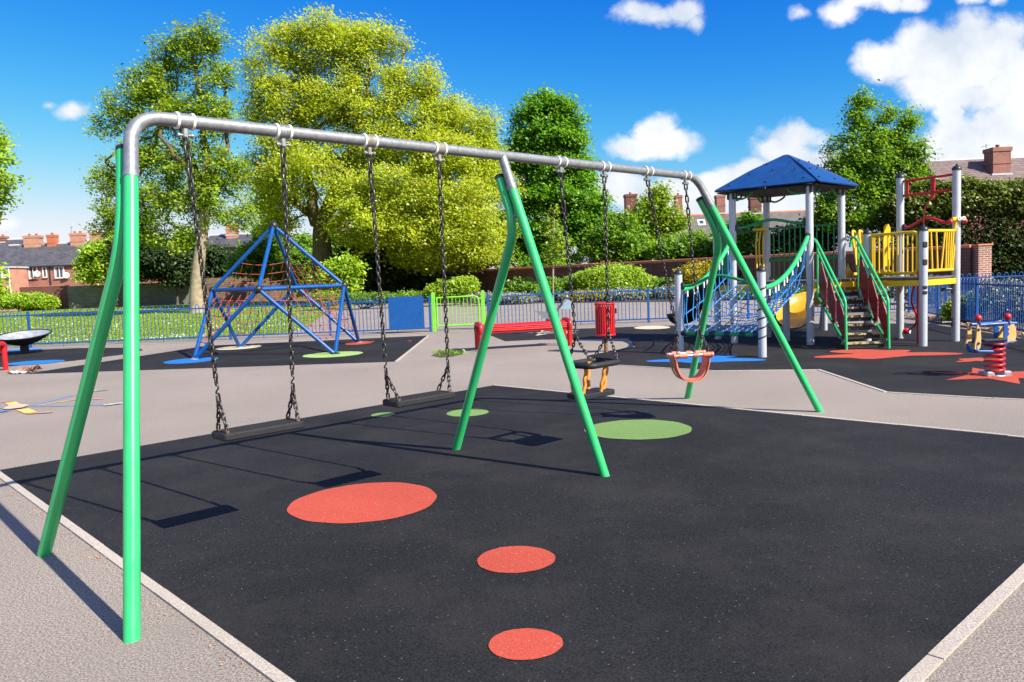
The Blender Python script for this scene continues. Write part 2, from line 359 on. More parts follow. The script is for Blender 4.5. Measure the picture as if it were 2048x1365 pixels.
def splat(c, R, seed, n=60, sq=1.):
    rr = random.Random(seed); ph = [rr.uniform(0, 6.3) for _ in range(5)]
    return [(c[0] + R * (1 + .25 * math.sin(3 * t + ph[0]) + .22 * math.sin(5 * t + ph[1]) + .12 * math.sin(7 * t + ph[2])) * math.cos(t), c[1] + sq * R * (1 + .25 * math.sin(3 * t + ph[0]) + .22 * math.sin(5 * t + ph[1]) + .12 * math.sin(7 * t + ph[2])) * math.sin(t)) for t in (2 * PI * k / n for k in range(n))]
spot(splat(gp(1412, 719), .66, 5, sq=.9), M['rubb']); spot(splat(gp(1757, 709), .8, 12, sq=.8), M['rubr'])
spot(star((6.05, 9.73), .78, .33, 6, .3), M['rubr']); spot(splat(gp(1955, 721), .28, 9, sq=.7), M['rubr'])
spot(star(gp(1100, 666), .95, .34, 5, .5), M['rubc'])
def strip(n, a, b, w, m, z=.004):
    a, b = V(a), V(b); d = (b - a).normalized(); k = V((-d.y, d.x, 0)) * w / 2
    return flat(n, fix_up([tuple(p[:2]) for p in (a - k, b - k, b + k, a + k)]), z, m)
PZ = .004
for a, b, w, mm in (((60, 812), (150, 791), .07, 'pblue'), ((65, 814), (208, 811), .06, 'pblue'), ((75, 812), (148, 801), .045, 'pyellow'), ((148, 801), (205, 799), .08, 'porange'),
                    ((20, 806), (38, 815), .14, 'pyellow'), ((45, 820), (62, 827), .14, 'pyellow'), ((0, 806), (25, 804), .06, 'porange'), ((55, 829), (105, 826), .09, 'porange'),
                    ((0, 818), (12, 817), .06, 'pblue'), ((0, 826), (18, 822), .09, 'pblue'), ((178, 786), (192, 783), .05, 'pwhite'), ((208, 813), (245, 808), .09, 'pwhite'), ((0, 821), (6, 821), .03, 'porange')):
    strip('painted_line', gp(*a), gp(*b), w, M[mm], PZ); PZ += .0011
flat('painted_line', px_poly([(5, 821), (18, 814), (40, 811), (60, 813), (45, 818), (22, 821)]), PZ + .001, M['ppink'])
strip('painted_line', gp(192, 784), gp(216, 781), .04, M['soil'], .0045)
for y0, y1 in ((622, 618), (636, 627)): strip('court_line', gp(900, y0), gp(1340, y1 - 15), .09, M['pwhite'])
# lawn, beds
lawn = [(-60, 23.4), (-9.1, 23.3), (-7.2, 24.6), (-7.0, 26.5), (-9.5, 40), (-12, 76), (-70, 76)]
flat('lawn', fix_up(lawn), .006, M['lawn'], 'sunlit lawn with daisies beyond the blue fence'); 
bed = [tuple(gp(x, y)[:2]) for x, y in ((560, 606), (700, 607), (860, 607), (1100, 607), (1340, 604), (1420, 602))] + [(16, 33), (22, 30), (22, 52), (-8, 62), (-16, 60)]
flat('planting_bed', fix_up(bed), .02, M['soil'], None); 
flat('planting_bed', fix_up([(10.15, 20.2), (9.95, 18.2), (9.6, 15.5), (9.15, 12.4), (16, 12), (16, 22)]), .012, M['soil'])
# kerb line of the path beside the fence
strip('path_joint', (-20, 21.55, 0), (9, 21.9, 0), .03, M['soil'], .0035)

# ------------------------------------------------------------------ swings
swing = thing('swing_frame', 'tall green two-bay swing frame with a galvanised grey crossbar', 'swing frame', (0, 6, 0))
B0 = V((-1.71, 4.27, 2.38)); B1 = V((1.72, 7.56, 2.38)); bd = (B1 - B0).normalized()
def beam(s): return B0 + bd * s
bp = V((bd.y, -bd.x, 0))     # to the right of the beam, towards the sun
n1, n2, m1, m2, f1, f2 = (gp(*q) for q in ((88, 1110), (264, 1279), (912, 900), (1210, 953), (1375, 797), (1640, 824)))
sN, sF, sM = -.27, 4.93, 2.34; RB = .036
En, Ef, Em = beam(sN), beam(sF), beam(sM)
def along(a, b, z): return a + (b - a) * ((z - a.z) / (b.z - a.z))
m = MB(); pn = along(n2, En, 2.06); pf = along(f2, Ef, 2.10)
m.tube(fillet([pn, En, Ef, pf], .3, 12), RB, 20)
m.tube([Em, along(m2, Em, 2.14)], RB * .96, 20)
for p, q in ((pn, n2), (along(m2, Em, 2.14), m2), (pf, f2)):
    d = (q - p).normalized(); m.tube([p - d * .02, p + d * .012], RB * 1.05, 20)
m.build('crossbar', M['galv'], swing)
def mleg(foot, top, z):
    m = MB(); p = along(foot, top, z); d = (p - foot).normalized(); m.tube([foot - d * .04, p - d * .013], RB * .98, 20); return m.build('leg', M['green'], swing)
mleg(n2, En, 2.06); mleg(m2, Em, 2.14); mleg(f2, Ef, 2.10)
for foot, mf, top, zt, zb in ((n1, n2, En, 2.2, 1.72), (m1, m2, Em, 2.22, 1.86), (f1, f2, Ef, 2.16, 1.78)):
    off = (foot - mf).normalized() * .078 + bd * (-.012)
    a = along(mf, top, zt) + off; b = along(mf, top, zb) + off
    m = MB(); pts = fillet([a, b, foot], .22, 10); m.tube(pts, RB, 20); lg = m.build('leg', M['green'], swing)
    m = MB(); d = (a - b).normalized(); m.tube([a - d * .004, a + d * .018, a + d * .026], [RB * 1.06, RB * 1.06, RB * .7], 16); m.build('end_cap', M['blackp'], lg)
    m = MB(); q = lerp(a, b, .5) - off * .5
    for t in (.25, .8): q = lerp(a, b, t); m.tube([q, q - off * 1.0], .016, 8)
    m.build('clamp_bolt', M['galv'], lg)
HS = [0, .57, 1.17, 1.74, 2.98, 3.53, 4.14, 4.75]
for k, s in enumerate(HS):
    m = MB(); c = beam(s); m.tube([c - bd * .036, c + bd * .036], RB * 1.13, 20)
    br = m.build('swing_bracket', M['galv'] if k not in (2, 3) else M['galvr'], swing)
    m = MB()
    for e in (-1, 1): m.tube([c + bd * e * .034, c + bd * e * .048], RB * 1.26, 20)
    m.build('white_ring', M['white'], br)
    m = MB(); m.box(c - V((0, 0, .062)), (.026, .03, .055), (bd, bp, V((0, 0, 1))), .006); m.tube([c - bd * .036 - V((0, 0, .075)), c + bd * .036 - V((0, 0, .075))], .008, 8)
    m.tube([c + bd * .03 - V((0, 0, .075)), c + bd * .042 - V((0, 0, .075))], .013, 6); m.tube([c - bd * .03 - V((0, 0, .075)), c - bd * .042 - V((0, 0, .075))], .013, 6)
    m.build('clevis', M['galv'] if k not in (2, 3) else M['galvr'], br)
def links(mb, a, b, pitch, wire, wid, ph=0, seg=12, ws=6):
    a, b = V(a), V(b); d = (b - a); Ln = d.length; n = max(1, round(Ln / pitch)); p = Ln / n; t = d.normalized()
    u = t.cross(V((.12, .99, .0))).normalized(); w = t.cross(u)
    for i in range(n):
        c = a + t * (p * (i + .5)); A = u if (i + ph) % 2 == 0 else w
        A = (A * math.cos(.12) + t.cross(A) * math.sin(.12 + .12 * math.sin(i * 1.7)))
        hl = p / 2 + wire * .75; r = wid / 2 - wire; st = max(.0, hl - r); path = []
        for k in range(seg):
            q = 2 * PI * k / seg; path.append(c + A * (r * math.cos(q)) + t * (r * math.sin(q) + (st if math.sin(q) > 0 else -st if math.sin(q) < 0 else 0)))
        mb.tube(path, wire, ws, True)
    return n
def chain(parent, s, joint, ends, ring=True):
    m = MB(); a = beam(s) - V((0, 0, .072)); j = V(joint); d = (j - a).normalized()
    links(m, a, a + d * .30, .066, .0076, .041)
    links(m, a + d * .30, j - d * .10, .0355, .0057, .0315)
    h = [j - d * .10 + V((.008 * math.sin(q * 1.0), 0, 0)) + d * (.06 * q / 6.28) for q in np.linspace(0, 6.28, 12)]
    m.tube(h, .0055, 6)
    links(m, j - d * .045, j + d * .012, .055, .006, .04, 1)
    for e in ends: links(m, j, e, .033, .0055, .030)
    return m.build('chain', M['steel'], parent)
def seat_pts(s, z, off=0.): 
    p = beam(s) + bp * off; return V((p.x, p.y, z))
def rslab(mb, c, X, Y, Lx, Ly, th, r, tilt=0, n=5):
    Z = X.cross(Y); rings = []
    for (z, ins) in ((-th / 2, .008), (-th / 2 + .008, 0), (th / 2 - .008, 0), (th / 2, .008)):
        ring = []
        for (sx, sy, a0) in ((1, 1, 0), (-1, 1, PI / 2), (-1, -1, PI), (1, -1, 1.5 * PI)):
            for k in range(n + 1):
                q = a0 + PI / 2 * k / n; ring.append(c + X * (sx * (Lx / 2 - r) + (r - ins) * math.cos(q)) + Y * (sy * (Ly / 2 - r) + (r - ins) * math.sin(q)) + Z * z)
        rings.append(ring)
    N = len(rings[0]); P = [p for q in rings for p in q]; fs = [tuple(range(N - 1, -1, -1)), tuple(range(3 * N, 4 * N))]
    for k in range(3):
        for i in range(N): fs.append((k * N + i, k * N + (i + 1) % N, k * N + N + (i + 1) % N, k * N + N + i))
    mb.add(P, fs)
for k, (s0, s1, c0, c1, z0, z1, lab) in enumerate(((0, .57, .08, .535, .655, .655, 'flat black rubber swing seat on two chains nearest the tall green pole'), (1.17, 1.74, 1.21, 1.735, .675, .675, 'flat black rubber swing seat with a chewed front edge beside the middle legs'))):
    t = thing('flat_swing', lab, 'swing', seat_pts((c0 + c1) / 2, z0), 'flat swings in the near bay')
    mid = seat_pts((c0 + c1) / 2, z0); m = MB(); rslab(m, mid, bd, bp, .50, .185, .042, .022)
    for q in range(7): m.box(mid + bp * (-.07 + .0235 * q) + V((0, 0, .0215)), (.43, .004, .004), (bd, bp, V((0, 0, 1))))
    st = m.build('seat', M['black'], t)
    m = MB()
    for sx in (-1, 1):
        for sy in (-1, 1): m.tube([mid + bd * (sx * .215) + bp * (sy * .062) + V((0, 0, .018)), mid + bd * (sx * .215) + bp * (sy * .062) + V((0, 0, .034))], .012, 8)
    m.build('fixing', M['rust'], st)
    for s, e, sx in ((s0, c0, -1), (s1, c1, 1)):
        j = seat_pts(e + (.0 if sx < 0 else 0), z0 + .19)
        chain(t, s, j, [mid + bd * (sx * .215) + bp * (sy * .062) + V((0, 0, .03)) for sy in (-1, 1)])
# cage swing
zc = .725; t = thing('cage_swing', 'black toddler swing with a square safety ring hung on orange straps', 'swing', seat_pts(3.26, .5))
mid = seat_pts(3.27, .47); rg = seat_pts(3.31, zc)
m = MB(); rslab(m, mid, bd, bp, .40, .22, .045, .03); m.build('seat', M['black'], t)
m = MB(); sq = [rg + bd * (x * .195) + bp * (y * .14) for x, y in ((-1, -1), (1, -1), (1, 1), (-1, 1))]
lp = fillet([lerp(sq[3], sq[0], .5)] + sq + [lerp(sq[3], sq[0], .5)], .07, 6)
m.tube(lp[:-1], .026, 10, True); m.build('safety_ring', M['black'], t)
for i, (x, y) in enumerate(((-.14, -.12), (.02, .12), (.08, -.12), (.17, .02), (-.16, .06))):
    m = MB(); a = rg + bd * x + bp * y; b = mid + bd * (x * .9) + bp * (y * .75) + V((0, 0, .02))
    m.tube([lerp(a, b, q) + bd * (.006 * math.sin(q * 14 + i)) for q in np.linspace(0, 1, 14)], .0155, 8); m.build('strap', M['ostrap'], t)
for s, e, sx in ((2.98, 3.10, -1), (3.53, 3.53, 1)):
    j = seat_pts(e, zc + .24); chain(t, s, j, [rg + bd * (sx * .165) + bp * (sy * .13) + V((0, 0, .02)) for sy in (-1, 1)])
# cradle swing
zc = .645; t = thing('cradle_swing', 'small orange cradle swing seat with grey side bars at the far end', 'swing', seat_pts(4.76, .5)); mid = seat_pts(4.76, zc)
w = .165; kd = V((.99, .141, 0)); kp_ = V((.141, -.99, 0))
m = MB()
for x in (-w * .75, w * .75):
    pr = []
prof = [(-.5, 0), (-.47, -.1), (-.36, -.2), (-.18, -.255), (0, -.265), (.18, -.255), (.36, -.2), (.47, -.1), (.5, 0)]
prof = [(p.x, p.z) for p in spline([V((a, 0, b)) for a, b in prof], 4)]
for y0, y1, dz, sc in ((-.07, .07, .0, .78), (-.095, -.06, -.012, .84), (.06, .095, -.012, .84), (-.02, .02, -.014, .82)):
    P = []
    for a, b in prof:
        for th in (0, .014):
            for y in (y0, y1): P.append(mid + kd * (a * (w * 2 * sc * 1.2 + th)) + kp_ * y + V((0, 0, b * (.86 + th * 2) + dz)))
    fs = []
    for i in range(len(prof) - 1):
        o = i * 4; fs += [(o, o + 4, o + 5, o + 1), (o + 2, o + 3, o + 7, o + 6), (o, o + 2, o + 6, o + 4), (o + 1, o + 5, o + 7, o + 3)]
    fs += [(0, 1, 3, 2), (len(P) - 4, len(P) - 2, len(P) - 1, len(P) - 3)]
    m.add(P, fs)
m.build('cradle', M['orange'], t)
for y in (-.1, .1):
    m = MB(); m.tube([mid + kp_ * y - kd * .19 + V((0, 0, .015)), mid + kp_ * y + kd * .19 + V((0, 0, .015))], .016, 12); bar = m.build('side_bar', M['bright'], t)
    m = MB()
    for a, b in ((-.20, -.175), (-.15, -.06), (.0, .05), (.095, .17), (.175, .20)): m.tube([mid + kp_ * y + kd * a + V((0, 0, .015)), mid + kp_ * y + kd * b + V((0, 0, .015))], .024, 10)
    m.build('bar_sleeve', M['orange'], bar)
for x in (-.185, .185):
    m = MB(); m.tube([mid - kp_ * .1 + kd * x, mid + kp_ * .1 + kd * x], .02, 10); m.build('end_strap', M['orange'], t)
for s, e, sx in ((4.14, 4.56, -1), (4.75, 4.95, 1)):
    j = seat_pts(e - .0, zc + .23); chain(t, s, j, [mid + kd * (sx * .165) + kp_ * (sy * .1) + V((0, 0, .03)) for sy in (-1, 1)])

# ------------------------------------------------------------------ climbing pyramid
pyr = thing('climbing_pyramid', 'blue tubular climbing pyramid strung with orange rope nets', 'climbing frame', (-5.24, 17.8, 0))
ft = {'FL': gp(388, 720), 'BL': gp(480, 696), 'FR': gp(670, 709), 'BR': gp(718, 686)}
pc = V((-5.24, 17.8, 0)); rz = 1.43
rn = {'L': at(425, 581, 17.8), 'F': at(517, 579, 16.35), 'R': at(688, 571, 17.8), 'B': at(592, 573, 19.25)}
apx = at(547, 452, 17.8)
def ptube(a, b, r=.043):
    m = MB(); m.tube([a, b], r, 14); return m.build('tube', M['blue'], pyr)
for k in 'LFRB': ptube(rn[k], apx)
for a, b in ('LF', 'FR', 'RB', 'BL'): ptube(rn[a], rn[b])
for a, b in (('L', 'FL'), ('L', 'BL'), ('F', 'FL'), ('F', 'FR'), ('R', 'FR'), ('R', 'BR'), ('B', 'BL'), ('B', 'BR')): ptube(rn[a], ft[b])
for p, r in [(apx, .105)] + [(rn[k], .085) for k in 'LFRB']:
    m = MB(); m.ball(p, r, 14)
    for q in range(5): m.ball(p + V((random.uniform(-1, 1), -1, random.uniform(-1, 1))).normalized() * r, .014, 6)
    m.build('joint', M['blackp'], pyr)
for k in ft:
    m = MB(); m.ball(ft[k], .085, 12, .6); m.tube([ft[k], ft[k] + V((0, 0, .03))], .1, 12); m.build('foot_plate', M['bright'] if k != 'FR' else M['blackp'], pyr)
def rnet(A, Bp, Cc, levels, cols, sag=.05, lim=(.0, .95), nm='rope_net'):
    """net on triangle: level ropes between edges A-C and B-C, cross ropes between levels"""
    m = MB(); rows = []
    for t in levels:
        a, b = lerp(A, Cc, t), lerp(Bp, Cc, t); n = 12; row = []
        for i in range(n + 1):
            u = i / n; p = lerp(a, b, u); p.z -= sag * 4 * u * (1 - u); row.append(p)
        rows.append(row); m.tube(row, .0075, 5)
    for i in range(len(rows) - 1):
        for c in range(1, cols):
            u = c / cols; wv = .5 + (u - .5)
            wa, wb = (a_ for a_ in ((rows[i][0] - rows[i][-1]).length, (rows[i + 1][0] - rows[i + 1][-1]).length))
            ub = .5 + (u - .5) * wa / max(wb, .01)
            if not .02 < ub < .98: continue
            def pt(row, q):
                k = q * 12; j = min(11, int(k)); return lerp(row[j], row[j + 1], k - j)
            p, q = pt(rows[i], u), pt(rows[i + 1], ub); mid = lerp(p, q, .5) + V((0, 0, -.015)); m.tube([p, mid, q], .0075, 5); m.mi = 1; m.ball(q, .02, 6); m.mi = 0
    m.build(nm, [M['rope'], M['blue']], pyr)
rnet(rn['L'], rn['B'], apx, [.0, .14, .28, .43], 6, .07); rnet(rn['R'], rn['B'], apx, [.0, .13, .27, .41], 6, .07)
for e, f in (('LF', 'FL'), ('FR', 'FR'), ('RB', 'BR'), ('BL', 'BL')):
    rnet(rn[e[0]], rn[e[1]], ft[f], [.0, .17, .36, .55, .74], 6, .04)

# ------------------------------------------------------------------ play tower
tw = thing('play_tower', 'multi-coloured play tower with a blue pyramid roof, rope net ramp, steps and yellow slide', 'play tower', (6, 15, 0))
PW = {k: gp(*q) for k, q in {'A': (1621, 690), 'B': (1469, 687), 'C': (1536, 675), 'D': (1684, 678), 'F': (1525, 715), 'G': (1360, 708), 'H': (1436, 679), 'J': (1846, 693), 'K': (1911, 683), 'L': (1800, 677), 'E': (1573, 683)}.items()}
PW['I'] = V((6.66, 14.55, 0))
PT_ = {'A': 2.97, 'B': 2.97, 'C': 2.97, 'D': 2.97, 'E': 1.16, 'F': 1.42, 'G': 1.42, 'H': 2.36, 'I': 2.02, 'J': 2.0, 'K': 3.07, 'L': 3.07}
PR = .068; DZ = 1.2
def P3(k, z): p = PW[k]; return V((p.x, p.y, z))
for k, h in PT_.items():
    m = MB(); m.tube([P3(k, -.05), P3(k, h)], PR, 20)
    m.tube([P3(k, h - .16), P3(k, h - .155)], PR * 1.012, 20)
    po = m.build('post', M['alu'], tw)
    if k in 'FGHIJKL':
        m = MB(); m.lathe([(PR * 1.18, -.012), (PR * 1.2, .02), (PR * .9, .05), (PR * .35, .07), (PR * .2, .1), (0, .105)], P3(k, h), 18); m.build('cap', M['blackp'], po)
    if k == 'F':
        m = MB(); m.tube([P3(k, z) + V((math.cos(a), math.sin(a), 0)) * (PR * 1.03) for z, a in ((.22 + .95 * q / 120, q * 2 * PI / 20) for q in range(121))], .013, 5); m.build('grip_spiral', M['blackp'], po)
    if k == 'J':
        m = MB()
        for z in (1.75, 1.45, 1.02, .93): m.box(P3(k, z) + V((-.005, -PR * .95, 0)), (.075, .035, .1 if z > 1.2 else .06), None, .012)
        m.build('clamp', M['blackp'], po)
    if k in 'KL':
        m = MB()
        for z in ((.95, .35) if k == 'K' else (.6,)):
            sgn = -1 if k == 'K' else 1
            m.box(P3(k, z) + V((sgn * PR, -.01, 0)), (.04, .06, .16), None, .012); m.tube([P3(k, z) + V((sgn * PR, -.01, 0)), P3(k, z) + V((sgn * .2, -.02, 0)), P3(k, z) + V((sgn * .27, -.02, -.005))], [.022, .024, .034], 10)
        m.build('foothold', M['blackp'], po)
# decks
m = MB(); DK = [PW[k] for k in 'ABHCD']; e1 = [V((p.x, p.y, DZ - .04)) for p in (PW['A'], V((6.45, 14.46, 0)), PW['J'], PW['K'], PW['L'], PW['D'], PW['C'], PW['H'], PW['B'])]
m.prism(e1, (0, 0, .035)); m.build('deck', M['deck'], tw)
m = MB()
for i in range(len(e1)):
    a, b = e1[i], e1[(i + 1) % len(e1)]; d = (b - a).normalized(); a2 = a + d * .05; b2 = b - d * .05; nn = V((d.y, -d.x, 0))
    m.box((a2 + b2) / 2 + nn * .01 - V((0, 0, .066)), ((b2 - a2).length, .04, .10), (d, V((-d.y, d.x, 0)), V((0, 0, 1))), .006)
m.build('deck_beam', M['yellow'], tw)
# roof
rc = (PW['A'] + PW['B'] + PW['C'] + PW['D']) / 4; ov = 1.36
cor = [V((rc.x + (PW[k].x - rc.x) * ov, rc.y + (PW[k].y - rc.y) * ov, 2.97)) for k in 'ABCD']; top = V((rc.x, rc.y, 3.64))
rf = None
names = []
m = MB()
for i in range(4):
    a, b = cor[i], cor[(i + 1) % 4]; tt = lerp(a, top, .97), lerp(b, top, .97)
    e = (b - a).normalized()
    rim = [a + e * .02 + V((0, 0, -.0)), b - e * .02, lerp(b, top, .5) - e * .008 + V((0, 0, .035)), tt[1] - e * .004, tt[0] + e * .004, lerp(a, top, .5) + e * .008 + V((0, 0, .035))]
    inn = ((b - a).cross(top - a)).normalized(); inn = inn if inn.z > 0 else -inn
    lowm = lerp(a, b, .5)
    P = [a + e * .09 + V((0, 0, .0)), b - e * .09, b - e * .025 + (top - b) * .03, lerp(b, top, .5) - e * .01 + V((0, 0, .03)), tt[1], tt[0], lerp(a, top, .5) + e * .01 + V((0, 0, .03)), a + e * .025 + (top - a) * .03]
    m.prism([p - inn * .012 for p in P], inn * .024)
    for q, w in ((.12, .1), (.12, .5), (.12, .9), (.45, .5), (.7, .15), (.7, .85), (.4, .15), (.4, .85)):
        bpnt = lerp(lerp(a, b, w), lerp(tt[0], tt[1], w), q) + inn * .03 + V((0, 0, .03 * (1 - abs(q - .5) * 2)))
        names.append((bpnt, inn))
rf = m.build('roof', M['roofblue'], tw)
m = MB()
for p, nn in names: m.ball(p, .017, 8)
m.build('bolt', M['blackp'], rf)
m = MB(); soff = [lerp(c, V((rc.x, rc.y, 2.97)), .06) - V((0, 0, .05)) for c in cor]; m.prism(soff, (0, 0, .02)); m.build('roof_underside', paint('dark_underside', (.008, .008, .009), .95, 8, .2, bmp=0), tw)  # sheet coloured near-black to hold the underside dark against bounced light
m = MB()
for i in range(4):
    p = P3('ABCD'[i], 2.93); q = V((rc.x, rc.y, 2.93)); d = (q - p).normalized()
    for j in ((i + 1) % 4, (i - 1) % 4):
        e = (P3('ABCD'[j], 2.93) - p).normalized(); c0 = p + e * .1
        m.tube(spline([p + e * .07 + V((0, 0, -.1)), p + e * .2 + V((0, 0, -.13)), p + e * .36 + V((0, 0, -.06)), p + e * .4 + V((0, 0, .02))], 5), .02, 8)
m.build('roof_bracket', M['dgreen'], tw)
m = MB()
for k in 'ABCD':
    for a in (0, PI / 2, PI, 1.5 * PI): m.box(P3(k, 2.86) + V((math.cos(a), math.sin(a), 0)) * (PR + .008), (.05, .05, .12), None, .014)
m.build('post_clamp', M['blackp'], tw)
# barriers
def barrier(a, b, z0, z1, n, mt, r=.018, fan=0., nm='barrier', rnd=True):
    a, b = V(a), V(b); d = (b - a).normalized(); a2, b2 = a + d * .09, b - d * .09; m = MB()
    A0, B0_, B1_, A1 = V((a2.x, a2.y, z0)), V((b2.x, b2.y, z0)), V((b2.x, b2.y, z1)), V((a2.x, a2.y, z1))
    m.tube([A1 - d * .04, B1_ + d * .04], r * 1.25, 10); m.tube([A0 - d * .04, B0_ + d * .04], r * 1.2, 10)
    for i in range(n):
        u = (i + .5) / n; m.tube([lerp(A0, B0_, u + fan * (u - .5) * 0 - fan * .15 * (1 - u)) if fan else lerp(A0, B0_, u), lerp(A1, B1_, u)], r * .72, 8)
    o = m.build(nm, mt, tw); m = MB()
    for p in (A0, A1, B0_, B1_): m.box(p + d * (-.045 if p in (A0, A1) else .045), (.05, .06, .09), (d, V((-d.y, d.x, 0)), V((0, 0, 1))), .012)
    m.build('rail_clamp', M['blackp'], o); return o
barrier(PW['C'], PW['D'], 1.62, 2.26, 12, M['dgreen']); barrier(PW['H'], PW['B'], 1.28, 2.18, 14, M['dgreen'])
barrier(PW['C'], PW['D'], 1.24, 1.6, 12, M['dgreen'], .014)
d = (PW['J'] - PW['I']).normalized()
m = MB(); a, b = PW['I'] + d * .1, PW['J'] - d * .12
m.tube(fillet([V((a.x, a.y, 1.98)), V((b.x, b.y, 1.98)), V((b.x, b.y, 1.27)), V((a.x, a.y, 1.27)), V((a.x, a.y, 1.98))], .1, 5), .026, 10)
for i in range(9):
    p = lerp(a, b, (i + .6) / 9.6); m.tube([V((p.x, p.y, 1.27)), V((p.x, p.y, 1.98))], .014, 8)
for z in (1.4, 1.6, 1.8): m.box(V((b.x + .02, b.y - .02, z)), (.05, .03, .05))
m.build('barrier', M['yellow'], tw)
m = MB(); d = (PW['K'] - PW['J']).normalized(); a, b = PW['J'] + d * .1, PW['K'] - d * .02
hi = [V((p.x, p.y, 1.99)) for p in (a, b)]; lo = [V((p.x, p.y, 1.30)) for p in (a, b - d * .1)]
m.tube([hi[0], hi[1]], .028, 10); m.tube([lo[0], lo[1]], .026, 10)
for i, (u, w) in enumerate(((.03, .03), (.14, .22), (.32, .42), (.62, .55), (.68, .72), (.76, .80), (.84, .88), (.92, .93), (1., .99))):
    m.tube([lerp(hi[0], hi[1], u), lerp(lo[0], lo[1], w)], .016, 8)
m.build('barrier', M['yellow'], tw)
d = (PW['L'] - PW['D']).normalized(); a, b = PW['D'] + d * .42, PW['L'] - d * .12
m = MB(); m.tube([V((a.x, a.y, 1.92)), V((b.x, b.y, 1.95))], .02, 8); m.tube([V((a.x, a.y, 1.3)), V((b.x, b.y, 1.3))], .02, 8)
for i in range(7): p = lerp(a, b, i / 6); m.tube([V((p.x, p.y, 1.3)), V((p.x, p.y, 1.93))], .018, 8)
m.prism([V((b.x - .14, b.y - .05, z)) + V((x, 0, 0)) for x, z in ((-.06, 1.4), (.06, 1.4), (.065, 2.12), (.03, 2.2), (-.02, 2.2), (-.055, 2.14))], (.0, .03, 0))
m.build('slat_panel', M['yellow'], tw)
# yellow slide and its hood
m = MB(); q = V((6.93, 15.2, 0))
for dx in (0, .13):
    m.tube(spline([V((6.72 + dx, 15.05, 1.25)), V((6.70 + dx, 15.1, 1.5)), V((6.66 + dx, 15.12, 1.8)), V((6.64 + dx, 15.14, 2.02)), V((6.68 + dx, 15.2, 2.1)), V((6.75 + dx, 15.25, 2.02)), V((6.76 + dx, 15.27, 1.6)), V((6.9 + dx, 15.3, 1.28))], 6), .026, 8)
m.prism([V((6.66, 15.02, 1.45)), V((6.82, 15.06, 1.45)), V((6.80, 15.08, 1.78)), V((6.64, 15.04, 1.78))], (0, .025, 0))
m.tube([V((6.6, 15.0, 1.27)), V((6.95, 15.1, 1.27))], .03, 8)
m.build('slide_hood', M['yellow'], tw)
def chute(path, r, th, nm, mt, up=V((0, 0, 1)), lip=.02):
    pts = spline(path, 6); P = []; n = 11; m = MB()
    for i, p in enumerate(pts):
        t = (pts[min(i + 1, len(pts) - 1)] - pts[max(i - 1, 0)]).normalized(); s = t.cross(up).normalized(); w = s.cross(t)
        for rr in (r, r + th):
            for k in range(n):
                a = -PI * .5 + PI * k / (n - 1); P.append(p + s * (math.sin(a) * rr) - w * (math.cos(a) * rr * .9 - r * .5))
    fs = []
    for i in range(len(pts) - 1):
        o = i * 2 * n; q = o + 2 * n
        for k in range(n - 1): fs += [(o + k, o + k + 1, q + k + 1, q + k), (o + n + k, q + n + k, q + n + k + 1, o + n + k + 1)]
        fs += [(o, q, q + n, o + n), (o + n - 1, o + 2 * n - 1, q + 2 * n - 1, q + n - 1)]
    m.add(P, fs, True); return m.build(nm, mt, tw)
chute([V((7.15, 15.5, 1.32)), V((7.3, 16.2, 1.14)), V((7.05, 16.9, .9)), V((6.5, 17.15, .68)), V((6.05, 16.9, .5)), V((5.85, 16.4, .38)), V((5.8, 16.0, .34))], .36, .03, 'slide', paint('shaded_yellow_slide', (.50, .29, .008), .4, 4, .15))  # yellow dulled in the paint itself to show the slide in shade
m = MB(); m.tube([V((7.2, 18.1, 0)), V((7.0, 17.45, .62))], .05, 12); m.tube([V((7.05, 17.5, 0)), V((7.05, 17.5, .8))], .055, 12); m.build('slide_support', M['alu'], tw)
chute([V((4.5, 15.85, 1.32)), V((4.3, 16.3, 1.15)), V((4.1, 16.8, .9)), V((4.0, 17.2, .62)), V((3.95, 17.5, .42)), V((3.85, 17.9, .36))], .26, .03, 'slide', M['black'])
# yellow climbing bars
m = MB(); a = lerp(PW['B'], PW['C'], .62); b = lerp(PW['B'], PW['C'], 1.0)
m.box(V(((a.x + b.x) / 2, (a.y + b.y) / 2, 2.25)), (.3, .1, .05), None, .01)
for u in (.25, .5, .8):
    p = lerp(a, b, u); m.tube(spline([V((p.x, p.y, 2.23)), V((p.x - .03, p.y, 1.98)), V((p.x - .03, p.y, 1.7)), V((p.x - .02, p.y - .03, 1.25)), V((p.x - .0, p.y - .06, 1.1))], 5), .018, 8)
m.build('climbing_bar', M['yellow'], tw)
# rails
def wavy(a, b, za, zm, zb, mt, r=.026):
    a, b = V(a), V(b); d = (b - a).normalized(); a, b = a + d * .08, b - d * .08; m = MB()
    m.tube(spline([V((*lerp(a, b, u)[:2], z)) for u, z in ((0, za), (.15, za + (zm - za) * .1), (.38, zm - .02), (.55, zm), (.72, zm - (zm - zb) * .45), (.86, zb + .01), (1, zb))], 6), r, 10); o = m.build('wavy_rail', mt, tw)
    m = MB()
    for p, z in ((a, za), (b, zb)): m.box(V((p.x, p.y, z)), (.06, .06, .13), (d, V((-d.y, d.x, 0)), V((0, 0, 1))), .015)
    m.build('rail_clamp', M['blackp'], o)
wavy(PW['B'], PW['A'], 2.25, 2.36, 2.26, M['dgreen'], .028); wavy(PW['G'], PW['F'], 1.2, 1.36, 1.24, M['dgreen'], .026); wavy(PW['L'], PW['K'], 2.12, 2.25, 2.14, M['red'], .028)
m = MB(); m.tube([P3('B', 2.17), lerp(P3('B', 2.17), P3('C', 2.22), .9)], .012, 8); m.build('thin_bar', M['blackp'], tw)
hr = {}
